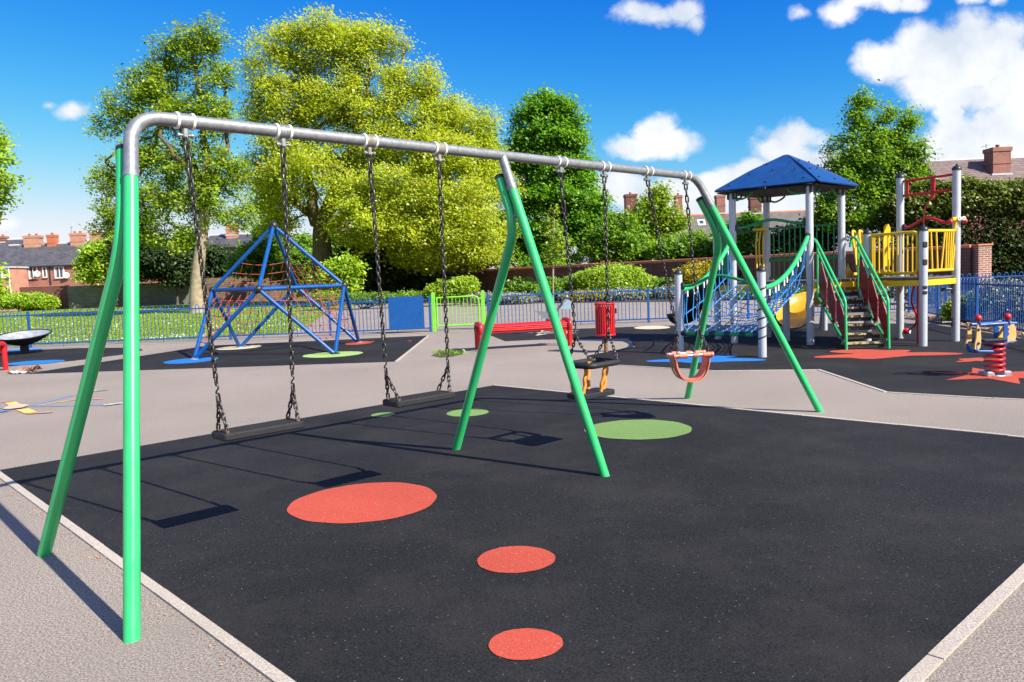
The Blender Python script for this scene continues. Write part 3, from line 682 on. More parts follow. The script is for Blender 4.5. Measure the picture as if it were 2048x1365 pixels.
for a, b in (('A', 'F'), ('B', 'G')):
    A_, B_ = PW[a], PW[b]; d = (B_ - A_).normalized(); side = V((-d.y, d.x, 0)) * (.0); P = []
    for i in range(17):
        u = i / 16; p = lerp(A_ + d * .1, B_ - d * .06, u); P.append(V((p.x, p.y, 1.14 + .86 * (1 - u) ** 2.1)))
    m = MB(); m.tube(P, .042, 12); o = m.build('curved_handrail', M['green'], tw); hr[a] = P
    m = MB(); m.box(P[0], (.08, .08, .14), None, .02); m.box(P[-1], (.08, .08, .14), None, .02); m.build('rail_clamp', M['blackp'], o)
m = MB(); m.tube([P3('G', .37), P3('F', .37)], .035, 12); o = m.build('low_bar', M['dgreen'], tw)
m = MB()
for u in (.06, .25, .42, .6, .78, .94):
    p = lerp(P3('G', .37), P3('F', .37), u); dd = (PW['F'] - PW['G']).normalized(); m.tube([p - dd * .045, p + dd * .045], .052, 10)
m.build('knuckle', M['blackp'], o)
m = MB(); cl = MB(); NU, NV = 9, 14
def npt(u, v):
    a = lerp(P3('B', DZ - .05), P3('A', DZ - .05), .06 + .88 * u); b = lerp(P3('G', .37), P3('F', .37), .06 + .88 * u); p = lerp(a, b, v)
    p.z -= .34 * 4 * v * (1 - v) * .55 + .0; p.z += .22 * (2 * u - 1) ** 2 * 4 * v * (1 - v); return p
for i in range(NU + 1): m.tube([npt(i / NU, j / 20) for j in range(21)], .0085 if 0 < i < NU else .014, 5)
for j in range(NV + 1): m.tube([npt(i / 12, j / NV) + V((0, 0, .008)) for i in range(13)], .0085, 5)
for j in range(1, NV):
    for i in range(NU + 1): m.mi = 1; m.ball(npt(i / NU, j / NV), .015, 5); m.mi = 0
m.build('rope_net', [M['brope'], M['white']], tw)
m = MB(); cl = MB()
for u, key in ((1, 'A'), (0, 'B')):
    P = hr[key]
    for k in range(1, 10):
        v = k / 10; h = P[min(16, int(v * 16))]; lo = npt(u, min(.98, v + .02)); lo2 = npt(u, min(.98, v + .1))
        bow = (V((0, 0, -1)) * .0 + V((.0, 0, 0)))
        m.tube(spline([h - V((0, 0, .05)), lerp(h, lo, .4) + V((.03 * math.sin(k * 2), .03, -.05)), lerp(h, lo, .75) + V((-.03, 0, -.03)), lo], 5), .0095, 6)
        if k % 3 == 1: m.tube(spline([h - V((0, 0, .07)), lerp(h, lo2, .5) + V((0, 0, -.12)), lo2], 6), .0095, 6)
        m.mi = 1; m.tube([h - V((0, 0, .04)), h - V((0, 0, .15))], .017, 6); m.mi = 0
    for w in (.6,):
        m.tube([lerp(P[min(16, int(v * 16))], npt(u, v), w) for v in np.linspace(.05, .97, 12)], .012, 6)
m.tube(spline([lerp(P3('G', 1.1), P3('F', 1.1), .06), lerp(P3('G', .8), P3('F', .8), .07), lerp(P3('G', .55), P3('F', .55), .05), lerp(P3('G', .4), P3('F', .4), .1)], 6), .012, 6)
m.build('side_net', [M['brope'], M['white']], tw)
# red gantry, hoist rope, pole, tube and wall creature bracket
d = (PW['K'] - PW['L']).normalized(); a, b = PW['L'] + d * .07, PW['K'] - d * .06; m = MB()
for z in (2.72, 2.99): m.tube([V((a.x, a.y, z)), V((b.x, b.y, z))], .024, 10)
for u, w in ((.08, .05), (.60, .085)):
    p = lerp(a, b, u); m.box(V((p.x, p.y, 2.855)), (w, .03, .3), (d, V((-d.y, d.x, 0)), V((0, 0, 1))), .008)
hp = lerp(a, b, .6); m.box(V((hp.x, hp.y, 2.66)), (.06, .05, .1), None, .01); m.build('gantry', M['red'], tw)
m = MB(); m.tube(spline([V((hp.x, hp.y, 2.62)), V((hp.x - .1, hp.y, 2.52)), V((hp.x - .17, hp.y - .03, 2.35)), V((hp.x - .18, hp.y - .03, 2.15))], 6), .014, 8); m.build('hoist_rope', M['red'], tw)
m = MB(); m.tube([V((7.22, 13.78, 0)), V((7.22, 13.78, 1.9))], .038, 14); m.build('pole', M['red'], tw)
m = MB(); kp = P3('K', 2.16)
m.box(kp + V((-.05, -.075, .03)), (.16, .07, .07), None, .015); m.tube([kp + V((-.05, -.08, 0)), P3('K', 1.99) + V((-.07, -.06, 0))], .025, 8); br = m.build('rocker_handle', M['yellow'], tw)
m = MB()
for x in (-.16, .1): m.ball(kp + V((x, -.09, -.01)), .045, 12)
m.build('handle_knob', M['red'], br)
m = MB()
for x in (-.01, .065): m.tube([kp + V((x, -.105, .04)), kp + V((x, -.125, .04))], .036, 14)
o = m.build('white_disc', M['white'], br)
m = MB()
for x in (-.01, .065): m.tube([kp + V((x, -.124, .04)), kp + V((x, -.13, .04))], .012, 10)
m.build('disc_centre', M['blackp'], br)
m = MB(); q = V((7.2, 13.9, 0)); Lp = PW['L']
tp = [at(1832, 562, 14.2), at(1823, 600, 14.2), at(1833, 632, 14.3), at(1831, 648, 14.5), at(1816, 662, 14.85)]
m.tube(spline(tp, 6), .02, 10); o = m.build('talking_tube', M['red'], tw)
m = MB(); m.lathe([(0, -.05), (.05, -.05), (.062, 0), (.05, .05), (0, .05)], P3('L', .14) + V((.09, -.06, 0)), 14, (V((0, 0, 1)), V((.7, .7, 0)), V((.7, -.7, 0)))); m.build('tube_bell', M['red'], o)
m = MB(); m.tube([P3('L', .14) + V((.125, -.095, 0)), P3('L', .14) + V((.14, -.11, 0))], .045, 14); m.build('bell_ring', M['white'], o)
# stairs
st = link('stairs', MB().build('stairs', None).data, None, tw) if False else None
m = MB(); xs = (5.67, 6.42)
def SX(i, y): return xs[i] + (.05 if i == 0 else .03) * (14.46 - y) / 1.18
def zh(y): return .84 + (y - 13.32) * .956
def zs(y): return .10 + (y - 13.33) * .74
for i in (0, 1):
    m.tube([V((SX(i, 14.42), 14.42, zs(14.42) - .0)), V((SX(i, 13.31), 13.31, .09))], .024, 10)
    m.tube([V((SX(i, 14.42), 14.42, zs(14.42))), V((SX(i, 14.46), 14.5, zs(14.42) + .02))], .022, 8)
stairs = m.build('stairs', M['dgreen'], tw)
for i in range(7):
    m = MB(); y = 13.40 + i * .155; z = .10 + i * .145
    m.box(V(((SX(0, y) + SX(1, y)) / 2, y + .06, z)), (SX(1, y) - SX(0, y) - .05, .2, .035), None, .006)
    m.build('tread', M['tread'], stairs)
    m = MB(); m.box(V(((SX(0, y) + SX(1, y)) / 2, y + .0, z - .052)), (SX(1, y) - SX(0, y) - .06, .03, .065)); m.build('gap_strip', M['blackp'], stairs)  # added dark strips that paint the shaded gaps between treads
for i in (0, 1):
    m = MB(); s = 1 if i else -1
    m.tube(fillet([V((SX(i, 14.5) - .05, 14.62, 1.78)), V((SX(i, 14.5) - .03, 14.6, 1.98)), V((SX(i, 14.46), 14.46, 1.93)), V((SX(i, 13.32), 13.32, .86)), V((SX(i, 13.29), 13.29, -.02))], .1, 6), .024, 10)
    m.tube([V((SX(i, 14.40), 14.40, zh(14.40) - .02)), V((SX(i, 14.40), 14.40, zs(14.4)))], .02, 8)
    m.tube([V((SX(i, 14.38), 14.38, zh(14.38) - .13)), V((SX(i, 13.30), 13.30, .66))], .018, 8)
    hro = m.build('handrail', M['green'], stairs)
    for k in range(3):
        y0 = 14.36 - k * .355; y1 = y0 - .335; m = MB()
        def W_(y, f): return (y, zs(y) + .03 + (zh(y) - .16 - zs(y) - .03) * f)
        P = [W_(y0, .30), W_(y0 - .03, .97), W_(y0 - .10, .99), W_(y1, .72), W_(y1 + .02, .05), W_(y1 + .12, .0)]
        m.prism([V((SX(i, y) - .006, y, z)) for y, z in P], (.014, 0, 0)); pn_ = m.build('side_panel', M['dred'], stairs)
        m = MB()
        for y, z in (P[2], P[5]): m.box(V((SX(i, y), y, z)), (.04, .05, .045), None, .008)
        m.build('clip', M['blackp'], pn_)

# ------------------------------------------------------------------ spring riders
sp = thing('spring_rider', 'blue and tan spring rider with red ball handles on a red coil spring', 'spring rider', (6.05, 9.73, 0))
c0 = V((6.05, 9.73, 0))
m = MB(); m.tube([c0 + V((.105 * math.cos(a), .105 * math.sin(a), .03 + .36 * a / (2 * PI * 5.5))) for a in np.linspace(0, 2 * PI * 5.5, 110)], .017, 8); m.build('spring', M['red'], sp)
m = MB(); m.box(c0 + V((-.1, 0, .03)), (.1, .2, .07), None, .015); m.box(c0 + V((.1, -.02, .03)), (.1, .2, .08), None, .015); m.lathe([(0, .0), (.14, 0), (.14, .02), (0, .02)], c0, 16); m.build('spring_base', M['bright'], sp)
m = MB(); m.lathe([(0, .39), (.13, .39), (.13, .42), (0, .42)], c0, 16); m.build('spring_plate', M['dred'], sp)
ax = V((.97, .12, 0)).normalized(); ay = V((-ax.y, ax.x, 0))
def R(x, y, z): return c0 + ax * (x * .84) + ay * (y * .5) + V((0, 0, z))
m = MB()
for y in (-.13, .13):
    m.tube(fillet([R(-.37, y, .42), R(-.37, y, .33), R(.05, y, .31), R(.12, y, .43), R(.27, y, .43)], .06, 5), .022, 10)
    m.tube(fillet([R(-.33, y, .655), R(.1, y, .66), R(.28, y, .655)], .05, 4), .022, 10)
m.tube([R(.28, -.13, .655), R(.28, .13, .655)], .022, 10); m.tube([R(.27, -.13, .43), R(.27, .13, .43)], .022, 10); m.tube([R(-.36, -.13, .33), R(-.36, .13, .33)], .022, 10); m.tube([R(-.3, -.13, .435), R(.1, -.13, .43)], .02, 8); m.tube([R(-.3, .13, .435), R(.1, .13, .43)], .02, 8)
m.build('frame', M['blue'], sp)
m = MB(); rslab(m, R(-.08, 0, .46), ax, ay, .36, .22, .03, .05); m.build('seat', M['black'], sp)
def plate(pts, y, th, nm, mt, x0=0):
    m = MB(); m.prism([R(x0 + a, y, z) for a, z in pts], ay * th); return m.build(nm, mt, sp)
for y in (-.17, .15):
    pl = plate([(-.40, .36), (-.35, .34), (-.31, .38), (-.30, .5), (-.31, .6), (-.335, .665), (-.36, .665), (-.37, .6), (-.375, .5), (-.40, .42)], y, .022, 'end_panel', M['tan'])
    m = MB()
    for z in (.6, .43): m.tube([R(-.345, y - .004, z), R(-.345, y + .0 - .012, z)], .018, 10)
    m.build('panel_bolt', M['blackp'], pl)
    pl = plate([(.10, .42), (.24, .42), (.27, .5), (.26, .6), (.22, .66), (.17, .69), (.10, .67), (.09, .55)], y, .022, 'end_panel', M['tan'])
    plate([(.06, .40), (.12, .40), (.12, .5), (.15, .53), (.13, .56), (.15, .59), (.12, .61), (.14, .655), (.06, .66)], y - .012, .014, 'jagged_panel', M['blue'])
for x in (-.315, .16):
    m = MB(); m.tube([R(x, -.15, .64), R(x - .02, -.15, .71)], .02, 10); hd = m.build('handle', M['blue'], sp)
    m = MB(); m.ball(R(x - .03, -.15, .745), .043, 14); m.build('handle_ball', M['red'], hd)
g0 = gp(1104, 668); sp2 = thing('spring_rider', 'weathered grey spring rider behind the red perch bench', 'spring rider', g0)
m = MB(); m.tube([g0 + V((.14 * math.cos(a), .14 * math.sin(a), .03 + .36 * a / (2 * PI * 5))) for a in np.linspace(0, 2 * PI * 5, 80)], .02, 6); m.build('spring', M['red'], sp2)
m = MB(); m.box(g0 + V((-.02, 0, .04)), (.4, .3, .08), None, .02); m.build('spring_base', M['bright'], sp2)
m = MB(); m.prism([g0 + V((x, -.12, z)) for x, z in ((-.42, .60), (-.1, .56), (.05, .42), (-.2, .40))], (0, .24, 0)); m.build('seat', M['galv'], sp2)
m = MB(); m.tube([g0 + V((.05, 0, .45)), g0 + V((.38, 0, .88))], .03, 8); m.ball(g0 + V((.4, 0, .92)), .05, 10); m.tube([g0 + V((.3, -.15, .78)), g0 + V((.3, .15, .78))], .022, 8); m.tube([g0 + V((-.42, 0, .6)), g0 + V((-.52, 0, .95))], .006, 6); m.build('handle', M['galv'], sp2)
m = MB(); m.prism([g0 + V((x, .1, z)) for x, z in ((.2, .62), (.52, .6), (.56, .78), (.42, .86), (.28, .8))], (0, .03, 0)); m.build('side_panel', paint('pale_blue_panel', (.27, .36, .46), .5), sp2)

# ------------------------------------------------------------------ benches, bin, bowl, litter
def bench(n, label, a, b, h, group='red perch benches'):
    a, b = V(a), V(b); t = thing(n, label, 'bench', (a + b) / 2, group); d = (b - a).normalized(); w = V((-d.y, d.x, 0)); U = V((0, 0, 1))
    prof = [(-.20, h - .17), (-.225, h - .1), (-.21, h - .03), (-.16, h), (0, h + .008), (.16, h), (.21, h - .03), (.225, h - .1), (.20, h - .17), (.185, h - .165), (.195, h - .1), (.18, h - .04), (.14, h - .025), (0, h - .018), (-.14, h - .025), (-.18, h - .04), (-.195, h - .1), (-.185, h - .165)]
    m = MB(); m.prism([a + d * .04 + w * x + U * z for x, z in prof], (b - a) - d * .08)
    for zz in (h - .12, h - .08, h - .045): m.tube([a + d * .05 - w * .222 + U * zz, b - d * .05 - w * .222 + U * zz], .012, 6)
    m.build('seat', M['red'], t)
    for p, s in ((a, 1), (b, -1)):
        m = MB(); q = spline([p + w * x + U * z for x, z in ((-.215, h - .16), (-.24, h - .09), (-.21, h - .01), (-.12, h + .015), (0, h + .02), (.12, h + .015), (.21, h - .01), (.24, h - .09), (.215, h - .16))], 4)
        m.tube(q, .05, 10); m.build('end_hoop', M['red'], t)
        m = MB()
        m.tube([p - w * .2 + U * (h - .1), p - w * .2 - U * .02], .05, 12); m.build('leg', M['red'], t)
        m = MB(); m.tube([p + w * .2 + U * (h - .1), p + w * .2 - U * .02], .05, 12); m.build('leg', M['red'], t)
    return t
bench('perch_bench', 'long red metal perch bench in front of the grey spring rider', gp(958, 703) + V((0, .2, 0)), gp(1136, 692) + V((0, .2, 0)), .52)
bench('perch_bench', 'red metal perch bench cut off at the left beside the bowl spinner', V((-12.1, 15.15, 0)), gp(3, 745) + V((-.13, .2, 0)), .53)
bb = gp(1212, 705); t = thing('litter_bin', 'red slatted litter bin on a post behind the cage swing', 'bin', bb)
m = MB()
for k in range(26):
    a = 2 * PI * k / 26; m.box(bb + V((math.cos(a) * .178, math.sin(a) * .178, .62)), (.008, .026, .6), (V((math.cos(a), math.sin(a), 0)), V((-math.sin(a), math.cos(a), 0)), V((0, 0, 1))))
m.build('slat_body', M['red'], t)
m = MB()
for z in (.33, .91): m.lathe([(.172, -.02), (.19, -.02), (.194, 0), (.19, .02), (.172, .02), (.172, -.02)], bb + V((0, 0, z)), 26)
m.lathe([(0, 0), (.17, 0), (.17, .01), (0, .01)], bb + V((0, 0, .33)), 20); m.build('rim', M['red'], t)
m = MB(); m.lathe([(0, .34), (.155, .34), (.155, .86), (.15, .86), (.15, .345), (0, .345)], bb, 20); m.build('liner', M['dred'], t)
m = MB(); m.tube([bb, bb + V((0, 0, .34))], .035, 12); m.build('post', M['rust'], t)
m = MB(); m.box(bb + V((.205, 0, .77)), (.03, .05, .1), None, .01); m.build('latch', M['blackp'], t)
bw = gp(50, 708); t = thing('bowl_spinner', 'black bowl spinner with a pale worn inside on a short post', 'bowl spinner', bw)
zr = .0; Rr = .645; tl = math.radians(8); BX = (V((1, 0, 0)), V((0, math.cos(tl), math.sin(tl))), V((0, -math.sin(tl), math.cos(tl)))); bo_ = bw + V((0, 0, .49))
m = MB(); m.lathe([(.10, zr - .27), (.2, zr - .245), (.36, zr - .185), (.5, zr - .11), (.6, zr - .035), (Rr, zr), (Rr - .025, zr + .004)], bo_, 40, BX); bo = m.build('bowl', M['black'], t)
m = MB(); m.lathe([(Rr - .03, zr - .004), (.57, zr - .045), (.48, zr - .1), (.34, zr - .165), (.18, zr - .21), (0, zr - .225)], bo_, 40, BX); m.build('bowl_inside', M['bowlin'], bo)
m = MB(); m.lathe([(Rr - .03, zr - .006), (Rr - .03, zr + .012), (Rr + .005, zr + .016), (Rr + .012, zr), (Rr, zr - .012)], bo_, 40, BX); m.build('rim', M['blackp'], bo)
m = MB(); m.lathe([(.1, -.02), (.1, .26)], bw, 20); m.build('post', M['black'], t)
def crumple(n, label, c, sx, sy, sz, mt, seed):
    rr = random.Random(seed); m = MB(); P = []; nu, nv = 9, 6
    for j in range(nv):
        for i in range(nu): P.append(V(c) + V(((i / (nu - 1) - .5) * sx + rr.uniform(-.02, .02), (j / (nv - 1) - .5) * sy + rr.uniform(-.02, .02), .012 + rr.random() ** 2 * sz)))
    m.add(P, [(j * nu + i, j * nu + i + 1, (j + 1) * nu + i + 1, (j + 1) * nu + i) for j in range(nv - 1) for i in range(nu - 1)])
    return tag(m.build(n, mt), label, 'litter')
crumple('crumpled_wrapper', 'crumpled white and brown wrapper lying by the red bench', gp(63, 744), .34, .3, .13, M['brown'], 3); crumple('flat_paper', 'flat pale pink paper lying next to the crumpled wrapper', gp(40, 747), .36, .3, .05, M['paper'], 5)

# ------------------------------------------------------------------ fences
def fence(n, label, posts, h=1.04, gates=(), group='blue bow-top railings'):
    t = thing(n, label, 'fence', posts[0], group)
    for i, p in enumerate(posts):
        m = MB(); m.box(V((p[0], p[1], h * .5 - .02)), (.062, .062, h + .04), None, .006); m.build('fence_post', M['fblue'], t)
    for i in range(len(posts) - 1):
        a, b = V((posts[i][0], posts[i][1], 0)), V((posts[i + 1][0], posts[i + 1][1], 0)); L_ = (b - a).length; d = (b - a).normalized(); m = MB()
        yy = V((-d.y, d.x, 0)); Z = V((0, 0, 1))
        m.box((a + b) / 2 + V((0, 0, h - .11)), (L_ - .07, .009, .038), (d, yy, Z)); m.box((a + b) / 2 + V((0, 0, .11)), (L_ - .07, .009, .038), (d, yy, Z))
        nb = int((L_ - .2) / .215); off = (L_ - nb * .215) / 2
        for k in range(nb):
            c = a + d * (off + (k + .5) * .215); w = .054
            path = [c - d * w + V((0, 0, .1)), c - d * w + V((0, 0, h - .05))] + [c + d * (w * -math.cos(q)) + V((0, 0, h - .05 + w * math.sin(q))) for q in (PI * j / 6 for j in range(1, 6))] + [c + d * w + V((0, 0, h - .05)), c + d * w + V((0, 0, .1))]
            m.tube([p + yy * .0 for p in path], .0105, 5, False, False)
        for u in (.33, .67):
            p = lerp(a, b, u); m.tube([p + V((0, 0, .12)), p - V((0, 0, .02))], .01, 5)
            m.tube([p + V((0, 0, .1)), p + d * .1 + V((0, 0, .1))], .01, 5)
        m.build('fence_panel', M['fblue'], t)
    return t
YL = 22.25
fl = fence('railing_fence', 'blue bow-top railing fence left of the lime gate in front of the lawn', [(-2.31 - 2.86 * k, YL + .03 * (k == 0), 0) for k in range(7)])
m = MB(); pa, pb = at(777, 628, YL - .06), at(848, 625, YL - .06); m.box(V(((pa.x + pb.x) / 2, YL - .055, .57)), (pb.x - pa.x, .012, .93), None, .003); bpn = m.build('solid_panel', M['fblue'], fl)
m = MB()
for x in (.12, .5, .88):
    for z in (.2, .5, .85): m.ball(V((pa.x + (pb.x - pa.x) * x, YL - .062, z + .05)), .012, 6)
m.build('panel_bolt', M['blackp'], bpn)
fr0 = V((-.62, 22.6, 0))
fence('railing_fence', 'blue bow-top railing fence right of the lime gate running behind the play tower', [(-.66, 22.6, 0), (1.05, 22.6, 0), (3.97, 22.5, 0), (6.85, 22.5, 0), (9.7, 22.5, 0), (12.55, 22.5, 0), (15.4, 22.5, 0), (18.2, 22.5, 0)])
fence('railing_fence', 'blue bow-top railing fence along the right edge behind the spring rider', [(11.45, 22.4, 0), (10.75, 19.6, 0), (10.05, 16.8, 0), (9.42, 14.0, 0), (8.85, 11.25, 0)])
gt = thing('gate', 'lime green self-closing gate between the two blue fences', 'gate', (-2.2, 22.45, 0))
ga, gb = V((-2.22, 22.42, 0)), V((-.80, 22.6, 0))
for p in (ga, gb):
    m = MB(); m.box(p + V((0, 0, .54)), (.11, .11, 1.1), None, .012); m.lathe([(0.06, 0), (.04, .03), (0, .035)], p + V((0, 0, 1.09)), 10); m.build('gate_post', M['lime'], gt)
m = MB(); d = (gb - ga).normalized(); a, b = ga + d * .1, gb - d * .12
m.tube(fillet([a + V((0, 0, .96)), b + V((0, 0, .97)), b + V((0, 0, .13))], .16, 6), .024, 8); m.tube([a + V((0, 0, .15)), b + V((0, 0, .15))], .024, 8); m.tube([a + V((0, 0, .13)), a + V((0, 0, .98))], .024, 8)
for k in range(10):
    p = lerp(a, b, (k + 1) / 11); m.tube([p + V((0, 0, .15)), p + V((0, 0, .95))], .01, 6)
m.build('gate_leaf', M['lime'], gt)

# ------------------------------------------------------------------ walls
def wall(n, label, a, b, h, th, mt, cap=None, capm=None, parent=None):
    a, b = V((a[0], a[1], 0)), V((b[0], b[1], 0)); d = (b - a).normalized(); y = V((-d.y, d.x, 0)); Z = V((0, 0, 1))
    t = thing(n, label, 'wall', (a + b) / 2)
    m = MB(); m.box((a + b) / 2 + Z * (h / 2 - .05), ((b - a).length, th, h + .1), (d, y, Z)); m.build('wall_body', mt, t)
    if cap:
        m = MB(); nst = max(1, int((b - a).length / .9))
        for i in range(nst):
            p, q = lerp(a, b, i / nst), lerp(a, b, (i + 1) / nst); m.box((p + q) / 2 + Z * (h + cap / 2 + .003 + random.uniform(0, .012)), ((q - p).length - .008, th + .09, cap), (d, y, Z), .02)
        m.build('coping', capm, t)
    return t
wa, wb = at(872, 552, 62), at(1942, 500, 37.0)
w1 = wall('brick_wall', 'long dark red brick wall with orange coping behind the shrub bed', wa, wb, 1.97, .3, M['brickd'], .16, M['coping'])
pr = thing('brick_pier', 'square red brick pier ending the long garden wall', 'pier', (wb.x + .4, wb.y - .1, 0))
m = MB(); m.box(V((wb.x + .42, wb.y - .1, 1.0)), (.62, .62, 2.1)); m.build('pier_body', M['brickp'], pr); m = MB(); m.box(V((wb.x + .42, wb.y - .1, 2.1)), (.72, .72, .08), None, .015); m.build('pier_cap', M['coping'], pr)
ba, bb_ = gp(138, 619), gp(420, 604)
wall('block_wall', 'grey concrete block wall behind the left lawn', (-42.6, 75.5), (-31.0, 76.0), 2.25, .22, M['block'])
wall('stone_wall', 'brown stone garden wall behind the pale tree trunk', (-30.9, 76.1), (-19, 76.5), 2.5, .3, M['stone'])
wall('brick_wall', 'dark brick yard wall between the bright hedge and the grey block wall', (-47.6, 76.2), (-42.9, 76.2), 2.3, .25, M['brickd'], .06, M['brickl'])

# ------------------------------------------------------------------ houses
def chimney(parent, x0, x1, zb, zt, y, dep, mt, pots=2, band=True, nm='chimney'):
    m = MB(); w = x1 - x0; c = V(((x0 + x1) / 2, y, 0))
    m.box(c + V((0, 0, (zb + zt) / 2 - .3)), (w * .9, dep * .9, zt - zb + .6)); m.box(c + V((0, 0, zt - .14)), (w, dep, .28)); m.box(c + V((0, 0, zb + (zt - zb) * .42)), (w * .97, dep * .97, .14))
    o = m.build(nm, mt, parent)
    m = MB()
    for k in range(pots):
        q = c + V(((k - (pots - 1) / 2) * w * .8 / max(pots, 1), 0, zt)); m.lathe([(.13, 0), (.11, .17), (.14, .19), (.14, .24), (.09, .24), (.09, .1)], q, 12)
    if pots: m.build('chimney_pot', M['pot'], o)
    m = MB(); m.box(c + V((0, -dep * .45 - .02, zb - .03)), (w * 1.05, .06, .12)); m.build('flashing', M['lead'], o)
    return o
def house(n, label, x0, x1, y, dep, ze, zr, wallm, roofm, gable=True, ridge=None, group=None):
    t = thing(n, label, 'house', ((x0 + x1) / 2, y, 0), group); m = MB(); m.box(V(((x0 + x1) / 2, y + dep / 2, ze / 2)), (x1 - x0, dep, ze)); 
    for x in (x0, x1 - .25): m.prism([V((x, y, ze)), V((x, y + dep, ze)), V((x, y + dep / 2, zr - .05))], (.25, 0, 0))
    m.build('wall', wallm, t)
    m = MB(); e = .25; sl = (zr - ze) / (dep / 2)
    for s in (0, 1):
        ye = y - e if s == 0 else y + dep + e; zz = ze - e * sl + .06
        m.prism([V((x0 - .2, ye, zz)), V((x1 + .2, ye, zz)), V((x1 + .2, y + dep / 2, zr + .06)), V((x0 - .2, y + dep / 2, zr + .06))], (0, 0, .09))
    r = m.build('roof', roofm, t)
    m = MB(); m.tube([V((x0 - .2, y + dep / 2, zr + .14)), V((x1 + .2, y + dep / 2, zr + .14))], .12, 8); m.build('ridge', ridge or M['lead'], r)
    m = MB(); m.tube([V((x0 - .2, y - e - .03, ze - e * sl + .03)), V((x1 + .2, y - e - .03, ze - e * sl + .03))], .07, 8); m.build('gutter', M['blackp'], r)
    return t, r
def window(parent, xc, zc, w, h, y, bars=1):
    m = MB()
    for dx in (-w / 2, w / 2): m.box(V((xc + dx, y - .03, zc)), (.09, .1, h + .09))
    for dz in (-h / 2, h / 2): m.box(V((xc, y - .033, zc + dz)), (w - .09, .1, .09))
    for k in range(bars): m.box(V((xc - w / 2 + w * (k + 1) / (bars + 1), y - .03, zc)), (.07, .09, h - .09))
    o = m.build('window', M['pvc'], parent)
    m = MB(); m.box(V((xc, y - .01, zc)), (w - .08, .02, h - .08)); m.build('pane', M['glass'], o)
    m = MB()
    for s in (-1, 1): m.box(V((xc + s * w * .36, y - .022, zc)), (w * .12, .01, h - .12))
    m.build('curtain', M['curtain'], o)
    m = MB(); m.box(V((xc, y - .06, zc - h / 2 - .09)), (w + .25, .16, .08)); m.build('sill', M['brick'], o)
def dish(parent, x, z, y, r=.36):
    m = MB(); m.lathe([(0, 0), (r * .6, .03), (r, .1), (r * .98, .115), (r * .6, .05), (0, .02)], V((x, y - .35, z)), 18, (V((.9, .3, .2)).normalized(), V((.0, -.4, .9)).normalized(), V((.35, -.9, -.2)).normalized())); m.tube([V((x, y, z - .2)), V((x, y - .3, z))], .03, 6); m.build('satellite_dish', M['white'], parent)
YH = 88.; kx = YH / F
def hx(px): return at(px, 560, YH).x
hz_ = lambda px, py: at(px, py, YH).z
h1, r1 = house('terraced_house', 'red brick terrace with dark slate roof and four chimneys on the far left', hx(-20), hx(330), YH, 8.5, hz_(100, 531), hz_(100, 486) , M['brick'], M['slate'])
zrd = hz_(100, 486)
YC = YH + 4.25
def cx(px): return at(px, 500, YC).x
for x0, x1, yt, mt in ((53, 88, 472, 'brickl'), (100, 118, 470, 'pot'), (146, 174, 467, 'brickl'), (185, 213, 465, 'brickl')):
    chimney(h1, cx(x0), cx(x1), zrd - .4, at((x0 + x1) / 2, yt, YC).z, YC - .2, .9, M[mt], 2 if x1 - x0 > 25 else 1)
window(h1, hx(68), hz_(68, 546), .95, 1.25, YH); window(h1, hx(91), hz_(91, 544.5), .38, 1.15, YH, 0); window(h1, hx(120.5), hz_(120.5, 545), 1.0, 1.25, YH)
dish(h1, hx(79), hz_(79, 548), YH); dish(h1, hx(137), hz_(137, 551), YH)
m = MB(); m.tube([V((hx(101), YH - .06, 0)), V((hx(101), YH - .06, hz_(100, 531)))], .07, 8); m.build('drainpipe', M['blackp'], h1)
m = MB(); m.tube([at(143, 492, YC), at(142, 452, YC)], .02, 5); m.tube([at(140, 456, YC), at(146, 455, YC)], .015, 5); m.build('aerial', M['steel'], h1)
ex = thing('rear_extension', 'flat roofed orange brick rear extension with a white downpipe', 'extension', (hx(10), YH - 3, 0))
YE = 84.5
xe0, xe1 = at(-60, 560, YE).x, at(21, 560, YE).x; m = MB(); m.box(V(((xe0 + xe1) / 2, YE + 1.55, at(20, 536, YE).z / 2)), (xe1 - xe0, 3.1, at(20, 536, YE).z)); m.build('wall', M['brickl'], ex)
m = MB(); m.box(V(((xe0 + xe1) / 2, YE + 1.5, at(20, 534.5, YE).z)), (xe1 - xe0 + .3, 3.4, .16)); m.build('roof', M['lead'], ex)
window(ex, at(11, 548, YE).x, at(11, 547, YE).z, .8, .9, YE, 0); m = MB(); m.tube([V((at(20, 560, YE).x, YE - .08, at(20, 536, YE).z)), V((at(22.5, 585, YE).x, YE - .08, .3))], .06, 8); m.build('downpipe', M['white'], ex)
h2, r2 = house('gabled_house', 'slate roofed brick house with a pale gable edge at the far left', at(-60, 500, 96).x, at(42, 500, 96).x, 96, 7, at(20, 515, 96).z, at(20, 478, 96).z, M['brick'], M['slate'])
chimney(h2, at(-14, 480, 99).x, at(11, 480, 99).x, at(0, 485, 99).z, at(0, 473, 99).z, 99.3, 1, M['brick'], 2)
Y3 = 82.
def x3(px, Y=Y3): return at(px, 450, Y).x
def z3(px, py, Y=Y3): return at(px, py, Y).z
h3, r3 = house('slate_house', 'grey slate roofed terrace with tall red chimneys beyond the brick wall', x3(1352), x3(1640), Y3, 9, z3(1500, 480), z3(1480, 424), M['brickl'], M['slateg'], True, M['coping'])
Y3c = Y3 + 4.3
for x0, x1, yt in ((1349, 1364, 392), (1430, 1449, 392), (1497, 1521, 395)):
    chimney(h3, x3(x0, Y3c), x3(x1, Y3c), z3(x0, 428, Y3c), z3(x0, yt, Y3c), Y3c - .2, 1, M['brick'] if x0 < 1490 else M['brickd'], 1 if x0 < 1400 else 0)
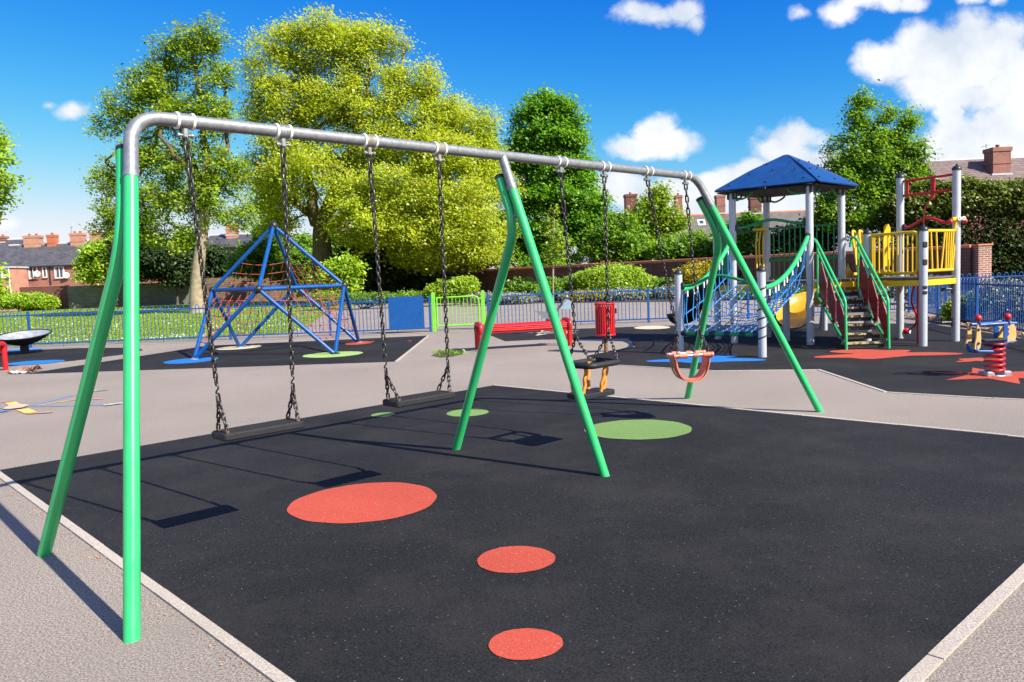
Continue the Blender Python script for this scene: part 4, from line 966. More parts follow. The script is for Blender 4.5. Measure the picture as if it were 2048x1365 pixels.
m = MB(); sw = V((x3(1403), 0, 0)); zsl = lambda f: Y3 - .25 + f * 4.75
def rpt(px, f): 
    y = Y3 - .25 + f * 4.75; s = (z3(1480, 424) - z3(1500, 480)) / 4.5; return V((at(px, 440, y).x, y, z3(1500, 480) - .25 * s + .06 + f * 4.75 * s + .11))
m.quad(rpt(1397, .6), rpt(1412, .6), rpt(1409, .82), rpt(1394, .82)); m.build('skylight_frame', M['pvc'], r3)
m = MB(); m.quad(*[p + V((0, -.03, .02)) for p in (rpt(1400, .65), rpt(1408, .65), rpt(1406, .77), rpt(1398, .77))]); m.build('skylight', M['glass'], r3)
h4, r4 = house('slate_house', 'lower grey roofed house with a dark chimney stack beside the dense green tree', x3(1190, 86), x3(1300, 86), 86, 8, z3(1240, 470, 86), z3(1240, 424, 86), M['brick'], M['slateg'])
chimney(h4, x3(1252, 84), x3(1277, 84), z3(1265, 440, 84), z3(1265, 388, 84), 84.8, 1.4, M['brickd'], 1)
h5, r5 = house('brick_house', 'small gabled orange brick house end between the tower posts', x3(1600, 76), x3(1650, 76), 76, 6, z3(1620, 468, 76), z3(1625, 446, 76), M['brickl'], M['slateg'])
Y6 = 53.
h6, r6 = house('slate_house', 'weathered slate roofed house with one big brick chimney above the right hedge', at(1915, 400, Y6).x, at(2170, 400, Y6).x, Y6, 8, at(1980, 395, Y6).z, at(1980, 322, Y6 + 4).z, M['brick'], M['slatep'])
Y6c = Y6 + 2.6
chimney(h6, at(1975, 330, Y6c).x, at(2014, 330, Y6c).x, at(1995, 350, Y6c).z, at(1995, 297, Y6c).z, Y6c, 1.2, M['brick'], 1, False)
m = MB(); m.tube([at(1972, 297, Y6c), at(1972, 288, Y6c)], .02, 5); m.tube([at(1962, 295, Y6c), at(1978, 290, Y6c)], .015, 5); m.build('aerial', M['steel'], r6)
h7, r7 = house('brick_house', 'red brick house glimpsed behind the big lime green tree', at(640, 500, 92).x, at(760, 500, 92).x, 92, 8, at(700, 490, 92).z, at(700, 455, 92).z, M['brick'], M['slateg'])
chimney(h7, at(655, 450, 94).x, at(690, 450, 94).x, at(670, 460, 94).z, at(670, 435, 94).z, 95, 1, M['brickl'], 0)
h8, r8 = house('brick_house', 'brick house with an orange chimney glimpsed between the two big trees', at(400, 500, 92).x, at(520, 500, 92).x, 92, 8, at(455, 495, 92).z, at(455, 468, 92).z, M['brick'], M['slate'])
chimney(h8, at(446, 450, 94).x, at(469, 450, 94).x, at(457, 470, 94).z, at(457, 446, 94).z, 95, 1, M['brickl'], 1)

# ------------------------------------------------------------------ vegetation
def leaf_mesh(n, centers, size, mt, parent, rng, spread, up=.35, asp=.55, kind=None):
    """centers (N,3): one small folded diamond leaf each"""
    N = len(centers); P = centers + rng.normal(0, 1, (N, 3)) * np.array(spread)
    nr = rng.normal(0, 1, (N, 3)) * .62; nr[:, 2] = np.abs(nr[:, 2]) + up; nr += np.array((.55, -.45, .3)) * .9; nr /= np.linalg.norm(nr, axis=1)[:, None]
    a = np.cross(nr, rng.normal(0, 1, (N, 3))); a /= np.linalg.norm(a, axis=1)[:, None] + 1e-9; b = np.cross(nr, a)
    s = size * (.6 + .8 * rng.random(N))[:, None]
    v = np.empty((N, 4, 3)); v[:, 0] = P - a * s * .5; v[:, 1] = P + b * s * asp * .5 + nr * s * .12; v[:, 2] = P + a * s * .5; v[:, 3] = P - b * s * asp * .5 + nr * s * .12
    me = bpy.data.meshes.new(n); me.vertices.add(4 * N); me.vertices.foreach_set('co', v.reshape(-1).astype(np.float32))
    me.loops.add(4 * N); me.loops.foreach_set('vertex_index', np.arange(4 * N, dtype=np.int32)); me.polygons.add(N)
    me.polygons.foreach_set('loop_start', np.arange(0, 4 * N, 4, dtype=np.int32)); me.update(calc_edges=True)
    o = link(n, me, mt, parent); return o
def lobes_of(spec, Y):
    out = []
    for l in spec:
        px, py, rx, ry = l[:4]; dy = l[4] if len(l) > 4 else 0.; rd = l[5] if len(l) > 5 else None
        c = at(px, py, Y + dy); k = (Y + dy) / F; rx_, rz_ = rx * k, ry * k; out.append((np.array(c), np.array((rx_, rd if rd else (rx_ * .75 + rz_ * .25), rz_))))
    return out
def sample_lobes(lobes, n, rng, shell=2.2):
    w = np.array([l[1][0] * l[1][1] * l[1][2] for l in lobes]) ** .75; w /= w.sum(); idx = rng.choice(len(lobes), n, p=w)
    d = rng.normal(0, 1, (n, 3)); d /= np.linalg.norm(d, axis=1)[:, None]; r = rng.random(n) ** (1 / shell)
    c = np.array([lobes[i][0] for i in idx]); R_ = np.array([lobes[i][1] for i in idx]); return c + d * r[:, None] * R_
def tree(n, label, trunk, r0, spec, Y, nclus, per, size, mt, seed, bark, group=None, spread=.4, tipr=.012, dys=0., cat='tree', shell=2.2, exp=2.25, limbs=None, mains=()):
    """trunk: list of world points; limbs are grown from it to every leaf cluster"""
    rng = np.random.default_rng(seed); t = thing(n, label, cat, trunk[0], group); lobes = lobes_of(spec, Y)
    cl = sample_lobes(lobes, nclus, rng, shell)
    nodes = [np.array(p) for p in spline(trunk, 4)]; par = [-1] + list(range(len(nodes) - 1)); nt0 = len(nodes); start = max(2, int(nt0 * .45)); mch = []
    for pts, ra, rb in mains:
        ps = [np.array(p) for p in spline(pts, 5)]; i0 = int(np.argmin([np.linalg.norm(nodes[i] - ps[0]) for i in range(nt0)])); ch = [i0]
        for p in ps[1:]:
            p = p + rng.normal(0, .09, 3); nodes.append(p); par.append(ch[-1]); ch.append(len(nodes) - 1)
        mch.append((ch, ra, rb))
    nm_ = len(nodes)
    top = nodes[-1]; order = np.argsort(np.linalg.norm(cl - top, axis=1)); chains = []; cand = list(range(start, nt0)) + list(range(nt0 + 2, nm_))
    for k in order:
        p = cl[k]; A = np.array([nodes[i] for i in cand]); dv = p - A; ds = np.linalg.norm(dv, axis=1)
        pd = np.array([nodes[i] - nodes[par[i]] for i in cand]); pd /= np.linalg.norm(pd, axis=1)[:, None] + 1e-9
        cs = (dv * pd).sum(1) / (ds + 1e-9); j = int(np.argmin(ds * (1.35 - .5 * cs))); i0 = cand[j]; a = nodes[i0]; L_ = ds[j]
        d0 = pd[j] * .5 * L_; mid = a + d0 * .45 + (p - a) * .28 + np.array((0, 0, -.03 * L_)); ns = max(2, min(7, int(L_ / .7) + 2)); prev = i0; ch = [i0]
        for q in range(1, ns + 1):
            u = q / ns; pt = a * (1 - u) ** 2 + mid * 2 * u * (1 - u) + p * u * u
            if q < ns: pt = pt + rng.normal(0, .035 * L_, 3) * .6
            nodes.append(pt); par.append(prev); prev = len(nodes) - 1; cand.append(prev); ch.append(prev)
        chains.append(ch)
    acc = np.zeros(len(nodes))
    for ch in chains:
        i = ch[-1]
        while i >= 0: acc[i] += 1; i = par[i]
    rad = tipr * np.maximum(acc, 1) ** (1 / exp); rt = rad[0]; 
    tr = [nodes[i] for i in range(nt0)]; m = MB(); rr = []
    for i in range(nt0):
        f = i / (nt0 - 1); rr.append(max(r0 * (1 - .35 * f) * (1 + .35 * math.exp(-f * 14)), rad[i]))
    m.tube([V(p) for p in tr], rr, 14); trk = m.build('trunk', bark, t)
    m = MB(); lim = .9 * rr[-1]
    for ch, ra, rb in mch:
        nn_ = len(ch) - 1; m.tube([V(nodes[i]) for i in ch], [ra + (rb - ra) * k / nn_ for k in range(nn_ + 1)], 9, False, False)
    for ch in chains:
        pts = [V(nodes[i]) for i in ch]; rs = [min(rad[i], lim) for i in ch]; rs[0] = min(rs[0], rs[1] * 1.2)
        m.tube(pts, rs, 5 if rs[1] < .06 else 8, False, False)
    m.build('limbs', limbs or bark, trk)
    cc = np.repeat(cl, per, 0)
    keep = rng.random(len(cc)) > 0; cc = cc[keep]
    leaf_mesh('crown', cc, size, mt, t, rng, (spread, spread, spread * .75)); return t
def shrub(n, label, spec, Y, count, size, mt, seed, group=None, cat='shrub', stems=6, shell=5., spread=.06, zmin=.05, core=None):
    rng = np.random.default_rng(seed); lb = lobes_of(spec, Y); c0 = lb[0][0]
    for c_, r_ in list(lb):
        for _ in range(7):
            d_ = rng.normal(0, 1, 3); d_[2] = abs(d_[2]); d_ /= np.linalg.norm(d_); f_ = rng.uniform(.14, .34); lb.append((c_ + d_ * r_ * rng.uniform(.8, 1.02), r_ * f_ * rng.uniform(.7, 1.3, 3)))
    t = thing(n, label, cat, (c0[0], c0[1], 0), group)
    P = sample_lobes(lb, count, rng, shell); P[:, 2] = np.where(P[:, 2] < zmin, zmin + rng.random(count) * .3, P[:, 2])
    m = MB()
    for i in range(stems):
        q = P[rng.integers(count)]; b = V((c0[0] + rng.normal(0, .25), c0[1] + rng.normal(0, .2), 0)); m.tube([b, lerp(b, V(q), .5) + V((0, 0, .2)), V(q)], [.04, .03, .01], 5, False, False)
    m.build('stems', L['bark'], t)
    sc = np.array((spread, spread, spread)) ; leaf_mesh('foliage', P, size, mt, t, rng, sc); return t
# the two big sycamores
Y1 = 47.5
tree('sycamore_tree', 'tall sparse fresh green tree with a pale trunk left of the climbing pyramid', [at(396, 628, Y1), at(393, 590, Y1), at(396, 540, Y1), at(402, 490, Y1), at(408, 430, Y1), at(412, 370, Y1), at(416, 310, Y1)], .41,
     [(430, 75, 38, 38), (385, 90, 45, 42), (335, 120, 50, 42), (300, 170, 58, 45), (420, 150, 52, 50), (250, 222, 55, 34), (330, 225, 70, 48), (425, 235, 55, 50), (205, 255, 32, 22), (212, 362, 38, 40), (300, 320, 78, 52), (395, 330, 72, 55), (245, 405, 52, 44), (330, 410, 75, 48), (425, 400, 55, 50), (215, 450, 30, 36), (280, 470, 50, 35), (360, 480, 50, 30), (465, 350, 40, 40), (470, 430, 40, 40)],
     Y1, 760, 66, .19, L['fresh'], 11, L['barkp'], 'large trees beyond the blue fence', .28, .0125, limbs=L['barkg'], mains=[([at(416, 312, Y1), at(402, 240, Y1), at(392, 170, Y1), at(388, 105, Y1)], .2, .06), ([at(412, 372, Y1), at(352, 310, Y1 - 1), at(310, 250, Y1 - 1), at(268, 218, Y1)], .17, .05), ([at(411, 385, Y1), at(448, 320, Y1), at(455, 240, Y1 + 1), at(440, 140, Y1)], .19, .05), ([at(408, 430, Y1), at(340, 395, Y1 - 1), at(270, 380, Y1 - 1)], .13, .05), ([at(412, 380, Y1), at(370, 290, Y1 + 2), at(345, 200, Y1 + 2), at(330, 130, Y1 + 1)], .17, .05)])
Y2 = 56.
tree('sycamore_tree', 'huge spreading lime yellow tree behind the climbing pyramid', [at(650, 600, Y2), at(648, 560, Y2), at(645, 510, Y2), at(643, 470, Y2), at(645, 440, Y2)], .85,
     [(560, 120, 72, 62), (640, 85, 85, 55), (720, 95, 75, 55), (780, 80, 35, 30), (520, 200, 38, 65), (600, 220, 88, 72), (710, 200, 100, 78), (820, 170, 66, 50), (900, 240, 72, 52), (960, 250, 42, 36), (800, 290, 110, 75), (920, 340, 95, 72), (985, 370, 45, 70), (680, 320, 70, 50), (560, 310, 70, 45), (850, 420, 110, 62), (950, 450, 68, 52), (750, 400, 66, 48), (505, 360, 48, 40), (590, 390, 50, 36), (790, 470, 84, 40), (900, 500, 80, 36), (980, 500, 40, 34), (555, 440, 40, 35), (730, 490, 50, 30), (700, 450, 44, 40, -3), (760, 440, 70, 50, -4), (860, 480, 90, 44, -4), (960, 490, 56, 40, -3), (600, 340, 70, 50, -4), (540, 400, 50, 34, -3), (840, 520, 80, 22, -2), (710, 375, 60, 40, -3), (810, 375, 84, 44, -4), (930, 405, 76, 46, -4), (700, 410, 50, 36, -4), (880, 300, 70, 50, -3)],
     Y2, 1850, 120, .205, L['lime'], 12, L['barkg'], 'large trees beyond the blue fence', .42, .0150, exp=2.1, mains=[([at(645, 460, Y2), at(605, 415, Y2), at(560, 375, Y2 - 2), at(515, 320, Y2 - 3)], .36, .12), ([at(643, 455, Y2), at(622, 390, Y2), at(612, 310, Y2 + 1), at(600, 220, Y2 + 1), at(590, 140, Y2)], .44, .10), ([at(645, 450, Y2), at(668, 380, Y2 - 1), at(700, 300, Y2 - 1), at(728, 210, Y2), at(740, 130, Y2)], .42, .10), ([at(648, 465, Y2), at(700, 425, Y2 - 1), at(770, 395, Y2 - 2), at(850, 350, Y2 - 2), at(920, 320, Y2)], .36, .10), ([at(645, 455, Y2), at(690, 380, Y2 + 3), at(770, 300, Y2 + 4), at(840, 230, Y2 + 3)], .34, .09)])
Y3t = 60.
tree('lime_tree', 'dense deep green tree rising right of the middle swing legs', [at(1110, 600, Y3t), at(1110, 540, Y3t), at(1108, 450, Y3t), at(1105, 350, Y3t), at(1100, 270, Y3t)], .35,
     [(1085, 205, 30, 24), (1110, 212, 26, 20), (1060, 245, 34, 34), (1130, 235, 34, 30), (1098, 270, 56, 36), (1040, 290, 24, 26), (1150, 285, 26, 34), (1048, 340, 34, 36), (1140, 330, 40, 40), (1100, 340, 50, 40), (1170, 350, 24, 30), (1070, 395, 50, 40), (1140, 400, 56, 44), (1185, 410, 28, 36), (1050, 450, 38, 46), (1120, 460, 60, 46), (1180, 470, 42, 40), (1205, 440, 20, 26), (1090, 520, 80, 36), (1010, 470, 24, 50), (985, 290, 26, 34), (975, 330, 20, 24)],
     Y3t, 560, 150, .27, L['deep'], 13, L['bark'], 'large trees beyond the blue fence', .38, .014, shell=3.)
Y4 = 44.
tree('ash_tree', 'dark ragged green tree between the blue roof and the red gantry', [at(1735, 575, Y4), at(1735, 500, Y4), at(1735, 420, Y4), at(1738, 340, Y4), at(1745, 280, Y4)], .2,
     [(1722, 200, 14, 18), (1738, 205, 20, 16), (1715, 240, 26, 26), (1790, 220, 14, 32), (1760, 265, 42, 30), (1820, 245, 22, 24), (1690, 310, 36, 42), (1740, 320, 52, 40), (1790, 310, 42, 40), (1830, 310, 24, 30), (1680, 370, 38, 40), (1740, 385, 52, 42), (1800, 370, 42, 36), (1835, 345, 24, 22), (1655, 420, 26, 34), (1720, 440, 60, 36), (1780, 430, 46, 34)],
     Y4, 430, 90, .19, L['mid'], 14, L['bark'], 'large trees beyond the blue fence', .27, .0115)
Y5 = 30.
tree('maple_tree', 'bright leafy branches reaching in from the left edge', [at(-150, 660, Y5), at(-150, 560, Y5), at(-145, 470, Y5), at(-140, 400, Y5), at(-130, 340, Y5)], .25,
     [(-20, 300, 38, 40), (-40, 260, 50, 45), (-10, 365, 44, 36), (-60, 360, 70, 60), (-100, 280, 80, 70), (5, 405, 26, 20), (-40, 430, 40, 20), (-200, 300, 90, 90), (-220, 420, 80, 60), (-20, 565, 20, 40), (-60, 570, 40, 40)],
     Y5, 260, 90, .19, L['bright'], 15, L['bark'], 'large trees beyond the blue fence', .24, .011)
tree('sapling', 'thin bare-stemmed sapling in the bed in front of the brick wall', [at(1106, 606, 42.5), at(1106, 560, 42.5), at(1107, 510, 42.5), at(1108, 470, 42.5), at(1108, 430, 42.5)], .05,
     [(1108, 440, 14, 30), (1100, 475, 18, 26), (1118, 490, 16, 26), (1106, 510, 18, 22)], 42.5, 60, 12, .2, L['fresh'], 16, L['barkp'], None, .16, .008)
# mid trees beyond the wall
G = 'small trees beyond the brick wall'
def bush_tree(label, spec, Y, nclus, per, size, mt, seed, g=G):
    b = spec[-1]; return tree('small_tree', label, [V((at(b[0], b[1], Y).x, Y, 0)), V((at(b[0], b[1], Y).x, Y, .8)), V((at(b[0], b[1], Y).x, Y, 1.6)), V((at(b[0], b[1] - b[3] * .3, Y)))], .13, spec, Y, nclus, per, size, mt, seed, L['bark'], g, .36, .012, shell=3.)
bush_tree('fresh green small tree in front of the mid chimney', [(1318, 400, 24, 26), (1300, 430, 34, 30), (1335, 440, 36, 36), (1300, 480, 46, 30)], 56, 130, 80, .26, L['fresh'], 21)
bush_tree('rounded green small tree right of the dense green tree', [(1235, 465, 44, 34), (1205, 490, 30, 34), (1260, 500, 50, 28)], 54, 130, 90, .26, L['mid'], 22)
bush_tree('dark green small tree just left of the far swing legs', [(1388, 492, 28, 22), (1405, 508, 40, 22), (1350, 505, 40, 26)], 52, 130, 90, .26, L['mid'], 23)
bush_tree('leafy dark small tree seen under the blue roof', [(1492, 450, 26, 26), (1475, 485, 34, 34), (1515, 490, 36, 30)], 50, 110, 90, .25, L['deep'], 24)
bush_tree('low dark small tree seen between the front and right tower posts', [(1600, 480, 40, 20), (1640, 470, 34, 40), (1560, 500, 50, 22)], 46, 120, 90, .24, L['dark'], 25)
bush_tree('dark small tree left of the pale trunk beside the grey block wall', [(300, 520, 60, 40), (260, 500, 40, 40), (350, 540, 40, 30)], 74, 170, 100, .34, L['dark'], 26, 'small trees beyond the left lawn')  # dark leaf colour stands in for tree shade on this bush
bush_tree('golden green small tree overhanging the grey block wall', [(205, 515, 34, 28), (180, 545, 22, 24), (230, 540, 34, 28)], 74.5, 110, 100, .32, L['bright'], 27, 'small trees beyond the left lawn')
bush_tree('light green small tree directly behind the climbing pyramid', [(500, 520, 48, 34), (545, 480, 40, 50), (580, 530, 50, 36)], 70, 200, 100, .33, L['mid'], 28, 'small trees beyond the left lawn')
bush_tree('bright green small tree right of the big shaded trunk', [(690, 535, 22, 20), (672, 560, 34, 24)], 50, 60, 90, .25, L['bright'], 29, 'small trees beyond the left lawn')
bush_tree('very dark small tree in the shade under the lime yellow tree', [(770, 520, 80, 40), (840, 510, 60, 40), (720, 530, 60, 46), (800, 560, 110, 34)], 58, 260, 100, .32, L['dark'], 30, 'small trees beyond the left lawn')  # shade under the big crown is put into the dark leaf colour
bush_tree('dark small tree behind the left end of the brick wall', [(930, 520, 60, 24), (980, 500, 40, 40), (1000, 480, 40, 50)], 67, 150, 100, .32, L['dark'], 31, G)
bush_tree('dark small tree filling the gap behind the big shaded trunk', [(640, 500, 60, 34), (600, 540, 50, 40), (660, 545, 60, 40)], 78, 170, 100, .36, L['mid'], 32, 'small trees beyond the left lawn')
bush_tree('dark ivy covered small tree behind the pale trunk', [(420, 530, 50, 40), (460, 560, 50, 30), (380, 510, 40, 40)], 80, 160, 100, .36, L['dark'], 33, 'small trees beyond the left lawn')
# hedges
hw = shrub('hawthorn_hedge', 'tall hawthorn hedge flecked with cream blossom behind the right fence', [(1840, 420, 50, 34), (1900, 405, 60, 34), (1960, 400, 60, 36), (2030, 405, 70, 36), (2100, 400, 60, 40), (1800, 420, 34, 30), (1925, 378, 34, 22), (1850, 388, 36, 22), (2055, 378, 50, 18), (1990, 385, 40, 20)], 42, 26000, .2, L['blossom'], 41, None, 'hedge', 12, 3.2, .1)
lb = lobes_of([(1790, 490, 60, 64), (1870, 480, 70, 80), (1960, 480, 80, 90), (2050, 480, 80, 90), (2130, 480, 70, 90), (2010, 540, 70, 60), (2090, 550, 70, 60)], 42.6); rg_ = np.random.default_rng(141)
leaf_mesh('shaded_foliage', sample_lobes(lb, 26000, rg_, 3.2), .21, L['dark'], hw, rg_, (.12, .12, .12))  # darker leaf colour paints the shade on the hedge's lower face
shrub('clipped_hedge', 'bright green clipped hedge along the far left edge of the lawn', [(-20, 604, 60, 16), (30, 603, 40, 15), (70, 603, 34, 14), (98, 606, 18, 13)], 74, 12000, .24, L['bright'], 42, None, 'hedge', 8, 3.5, .12)
sg = 'shrubs in the bed before the brick wall'
shrub('rounded_shrub', 'big rounded yellow green shrub in front of the brick wall', [(1225, 565, 74, 38), (1190, 572, 40, 30), (1265, 572, 40, 28)], 43, 9000, .15, L['bright'], 43, sg)
shrub('rounded_shrub', 'golden yellow rounded shrub left of the net ramp posts', [(1395, 560, 46, 36), (1365, 575, 26, 22)], 42, 6000, .14, L['golden'], 44, sg)
shrub('rounded_shrub', 'bright tipped shrub directly above the lime gate', [(925, 573, 34, 20), (885, 585, 40, 20)], 44, 5000, .15, L['bright'], 45, sg)
shrub('rounded_shrub', 'mid green shrub seen between the middle swing legs', [(1045, 580, 36, 24), (1020, 590, 22, 16)], 43.5, 3600, .15, L['mid'], 46, sg)
shrub('rounded_shrub', 'broad green shrub behind the thin sapling', [(1115, 580, 40, 22), (1150, 575, 34, 26)], 44.5, 4600, .15, L['mid'], 47, sg)
shrub('rounded_shrub', 'green shrub between the rounded shrub and the golden shrub', [(1310, 578, 30, 22), (1335, 580, 30, 20)], 43.5, 3600, .15, L['mid'], 48, sg)
shrub('low_shrub', 'low silvery shrub behind the fence right of the lime gate', [(1000, 597, 40, 10), (1040, 597, 36, 10), (960, 598, 30, 10)], 41.8, 3600, .12, L['silver'], 49, sg)
shrub('low_shrub', 'low yellow green shrub behind the fence left of the red bin', [(1150, 595, 30, 11), (1190, 594, 26, 12)], 41.4, 3000, .12, L['golden'], 50, sg)
shrub('low_shrub', 'low grey green shrub just right of the red bin', [(1245, 592, 34, 14), (1280, 594, 22, 10)], 41, 3000, .12, L['silver'], 51, sg)
shrub('low_shrub', 'tall silvery shrub beside the left net ramp post', [(1345, 588, 36, 18), (1385, 590, 34, 14), (1430, 588, 30, 14)], 40.5, 4600, .12, L['silver'], 52, sg)
shrub('low_shrub', 'dark green ground shrub left of the solid blue panel', [(720, 598, 40, 11), (650, 598, 40, 14), (760, 597, 30, 12), (820, 597, 40, 14)], 44, 6000, .14, L['mid'], 53, sg)
shrub('low_shrub', 'dark leafy shrub under the play tower deck', [(1560, 585, 50, 22), (1640, 583, 50, 22), (1500, 588, 40, 18)], 36, 6000, .14, L['mid'], 54, sg)
shrub('low_shrub', 'mottled shrub behind the fence between the tower steps and red pole', [(1730, 575, 50, 24), (1800, 575, 40, 26), (1850, 585, 40, 30)], 27, 6500, .11, L['silver'], 55, sg)
shrub('low_shrub', 'fresh green feathery plant behind the right fence', [(1925, 622, 28, 26), (1950, 612, 26, 22), (1900, 630, 16, 16)], 18.5, 5200, .07, L['bright'], 56, sg, spread=.05)
shrub('low_shrub', 'mottled leafy shrub behind the fence at the right edge', [(2020, 600, 44, 36), (1975, 595, 24, 34), (2070, 610, 40, 40)], 17.5, 6000, .075, L['silver'], 57, sg, spread=.05)
# lawn grass and daisies
rng = np.random.default_rng(5)
def inpoly(P, poly):
    x, y = P[:, 0], P[:, 1]; ins = np.zeros(len(P), bool); j = len(poly) - 1
    for i in range(len(poly)):
        xi, yi = poly[i]; xj, yj = poly[j]; c = ((yi > y) != (yj > y)) & (x < (xj - xi) * (y - yi) / (yj - yi + 1e-12) + xi); ins ^= c; j = i
    return ins
n = 150000; yy = 23.4 + 52 * rng.random(n) ** 2.0; P = np.stack([-8 + (rng.random(n) * 1.05 - 1.) * (yy * .75 + .0) + 1.5, yy, np.zeros(n)], 1); P = P[inpoly(P, lawn)]
N = len(P); a = rng.random(N) * 6.28; hgt = (.025 + .03 * rng.random(N)) * (1 + P[:, 1] / 60); wd = .02 + .0012 * P[:, 1]; ln = rng.normal(0, .03, (N, 2))
v = np.empty((N, 3, 3)); dxy = np.stack([np.cos(a), np.sin(a)], 1) * wd[:, None]
v[:, 0, :2] = P[:, :2] - dxy; v[:, 1, :2] = P[:, :2] + dxy; v[:, 2, :2] = P[:, :2] + ln; v[:, :2, 2] = .004; v[:, 2, 2] = hgt
def tris(nm, v, mt, kind, label):
    N = len(v); me = bpy.data.meshes.new(nm); me.vertices.add(3 * N); me.vertices.foreach_set('co', v.reshape(-1).astype(np.float32)); me.loops.add(3 * N); me.loops.foreach_set('vertex_index', np.arange(3 * N, dtype=np.int32)); me.polygons.add(N); me.polygons.foreach_set('loop_start', np.arange(0, 3 * N, 3, dtype=np.int32)); me.update(calc_edges=True)
    return tag(link(nm, me, mt), label, None, None, kind)
tris('grass', v, L['grass'], 'stuff', 'short sunlit grass on the lawn behind the left fence')
K = rng.choice(N, 2600); cl = (np.sin(P[K, 0] * 1.1) + np.sin(P[K, 1] * .9 + P[K, 0] * .6)) > -.2; K = K[cl]
nd = len(K); D = np.zeros((nd, 3)); D[:, :2] = P[K, :2]; D[:, 2] = .045 + .02 * P[K, 1] / 30
o = leaf_mesh('daisies', D, .055, L['daisy'], None, rng, (.03, .03, .015), 2., 1.); tag(o, 'white daisies scattered through the lawn grass', 'flowers', None, 'stuff')
# fallen leaves along the right edge, weeds in the puddle
q = []
for k in range(420):
    u = rng.random(); y = 11.5 + 9.5 * u; q.append((np.interp(y, [9.8, 13.6, 16.2, 18.2, 20.2], [8.3, 9.3, 9.75, 10.1, 10.3]) + abs(rng.normal(.1, .35)), y, .03 + .02 * rng.random()))
o = leaf_mesh('fallen_leaves', np.array(q), .1, M['litterleaf'], None, rng, (.1, .1, .005), 1.6, .7); tag(o, 'dry brown fallen leaves along the kerb by the right fence', 'leaves', None, 'stuff')
q = []
for k in range(130):
    c = gp(905 + rng.normal(0, 15), 707 + rng.normal(0, 2.2)); q.append((c.x, c.y, .02))
pud = flat('puddle', px_poly([(862, 712), (880, 703), (905, 699), (930, 702), (925, 709), (905, 714), (880, 716)]), .003, paint('wet_patch', (.05, .043, .035), .25, 8, .4))
o = leaf_mesh('puddle_weeds', np.array(q[:70]), .08, L['mid'], None, rng, (.03, .03, .01), .6, .5); tag(o, 'small bright weeds sprouting from the wet patch', 'weeds', None, 'stuff')

q = []
for k in range(46):
    u = rng.random(); c = lerp(MW, MS, .1 + .85 * u) + V((-.06 - abs(rng.normal(0, .012)), -.06 - abs(rng.normal(0, .012)), .006))
    for _ in range(int(rng.integers(2, 9))): q.append((c.x + rng.normal(0, .02), c.y + rng.normal(0, .02), .006))
o = leaf_mesh('kerb_weeds', np.array(q), .013, M['litterleaf'], None, rng, (.006, .006, .0015), .6, .4); tag(o, 'dry weeds and crumbs along the near left kerb', 'weeds', None, 'stuff')
# ------------------------------------------------------------------ sky, sun
AZ, EL = math.radians(-39.5), math.radians(39)
S = V((math.cos(EL) * math.cos(AZ), math.cos(EL) * math.sin(AZ), math.sin(EL)))
sl = bpy.data.lights.new('sun', 'SUN'); sl.energy = 5.0; sl.angle = math.radians(.5); sl.color = (1, .93, .83)
so = bpy.data.objects.new('sun', sl); C.objects.link(so); so.rotation_euler = S.to_track_quat('Z', 'Y').to_euler(); so.location = (20, -20, 40)
W = bpy.data.worlds.new('World'); bpy.context.scene.world = W; W.use_nodes = True; nt = W.node_tree; bg = nt.nodes['Background']
sky = nt.nodes.new('ShaderNodeTexSky'); sky.sky_type = 'NISHITA'; sky.sun_disc = False; sky.sun_elevation = EL; sky.sun_rotation = PI / 2 - AZ; sky.altitude = 50; sky.air_density = 1.0; sky.dust_density = .6; sky.ozone_density = 2.5
geo = nt.nodes.new('ShaderNodeTexCoord'); sx = node(nt, 'ShaderNodeSeparateXYZ'); lk(nt, geo.outputs['Generated'], sx.inputs[0])
def mth(op, a, b=None, c=None):
    n = nt.nodes.new('ShaderNodeMath'); n.operation = op
    for i, q in enumerate((a, b, c)):
        if q is None: continue
        if hasattr(q, 'is_output'): lk(nt, q, n.inputs[i])
        else: n.inputs[i].default_value = q
    return n.outputs[0]
sp_ = node(nt, 'ShaderNodeSeparateColor'); lk(nt, sky.outputs[0], sp_.inputs[0]); cmb = node(nt, 'ShaderNodeCombineColor')
for i, (p_, k_) in enumerate(((3.6, .0038), (2.05, .039), (1.3, .27))):     # film-like response of the clear spring sky
    lk(nt, mth('MULTIPLY', mth('SUBTRACT', 1., mth('POWER', math.exp(-k_), mth('POWER', sp_.outputs[i], p_))), 5.85), cmb.inputs[i])
hs = cmb
ys = mth('MAXIMUM', sx.outputs[1], .02); qx = mth('DIVIDE', sx.outputs[0], ys); qz = mth('DIVIDE', sx.outputs[2], ys)
qv = node(nt, 'ShaderNodeCombineXYZ'); lk(nt, qx, qv.inputs[0]); lk(nt, qz, qv.inputs[1])
n1_ = noise(nt, qv.outputs[0], 16, 9, .6); n2_ = noise(nt, qv.outputs[0], 5, 4, .5)
warp = node(nt, 'ShaderNodeVectorMath', operation='MULTIPLY_ADD'); nz = node(nt, 'ShaderNodeTexNoise', Scale=11, Detail=6, Roughness=.6); lk(nt, qv.outputs[0], nz.inputs['Vector'])
sub = node(nt, 'ShaderNodeVectorMath', operation='SUBTRACT'); lk(nt, nz.outputs['Color'], sub.inputs[0]); sub.inputs[1].default_value = (.5, .5, .5)
lk(nt, sub.outputs[0], warp.inputs[0]); warp.inputs[1].default_value = (.05, .04, 0); lk(nt, qv.outputs[0], warp.inputs[2])
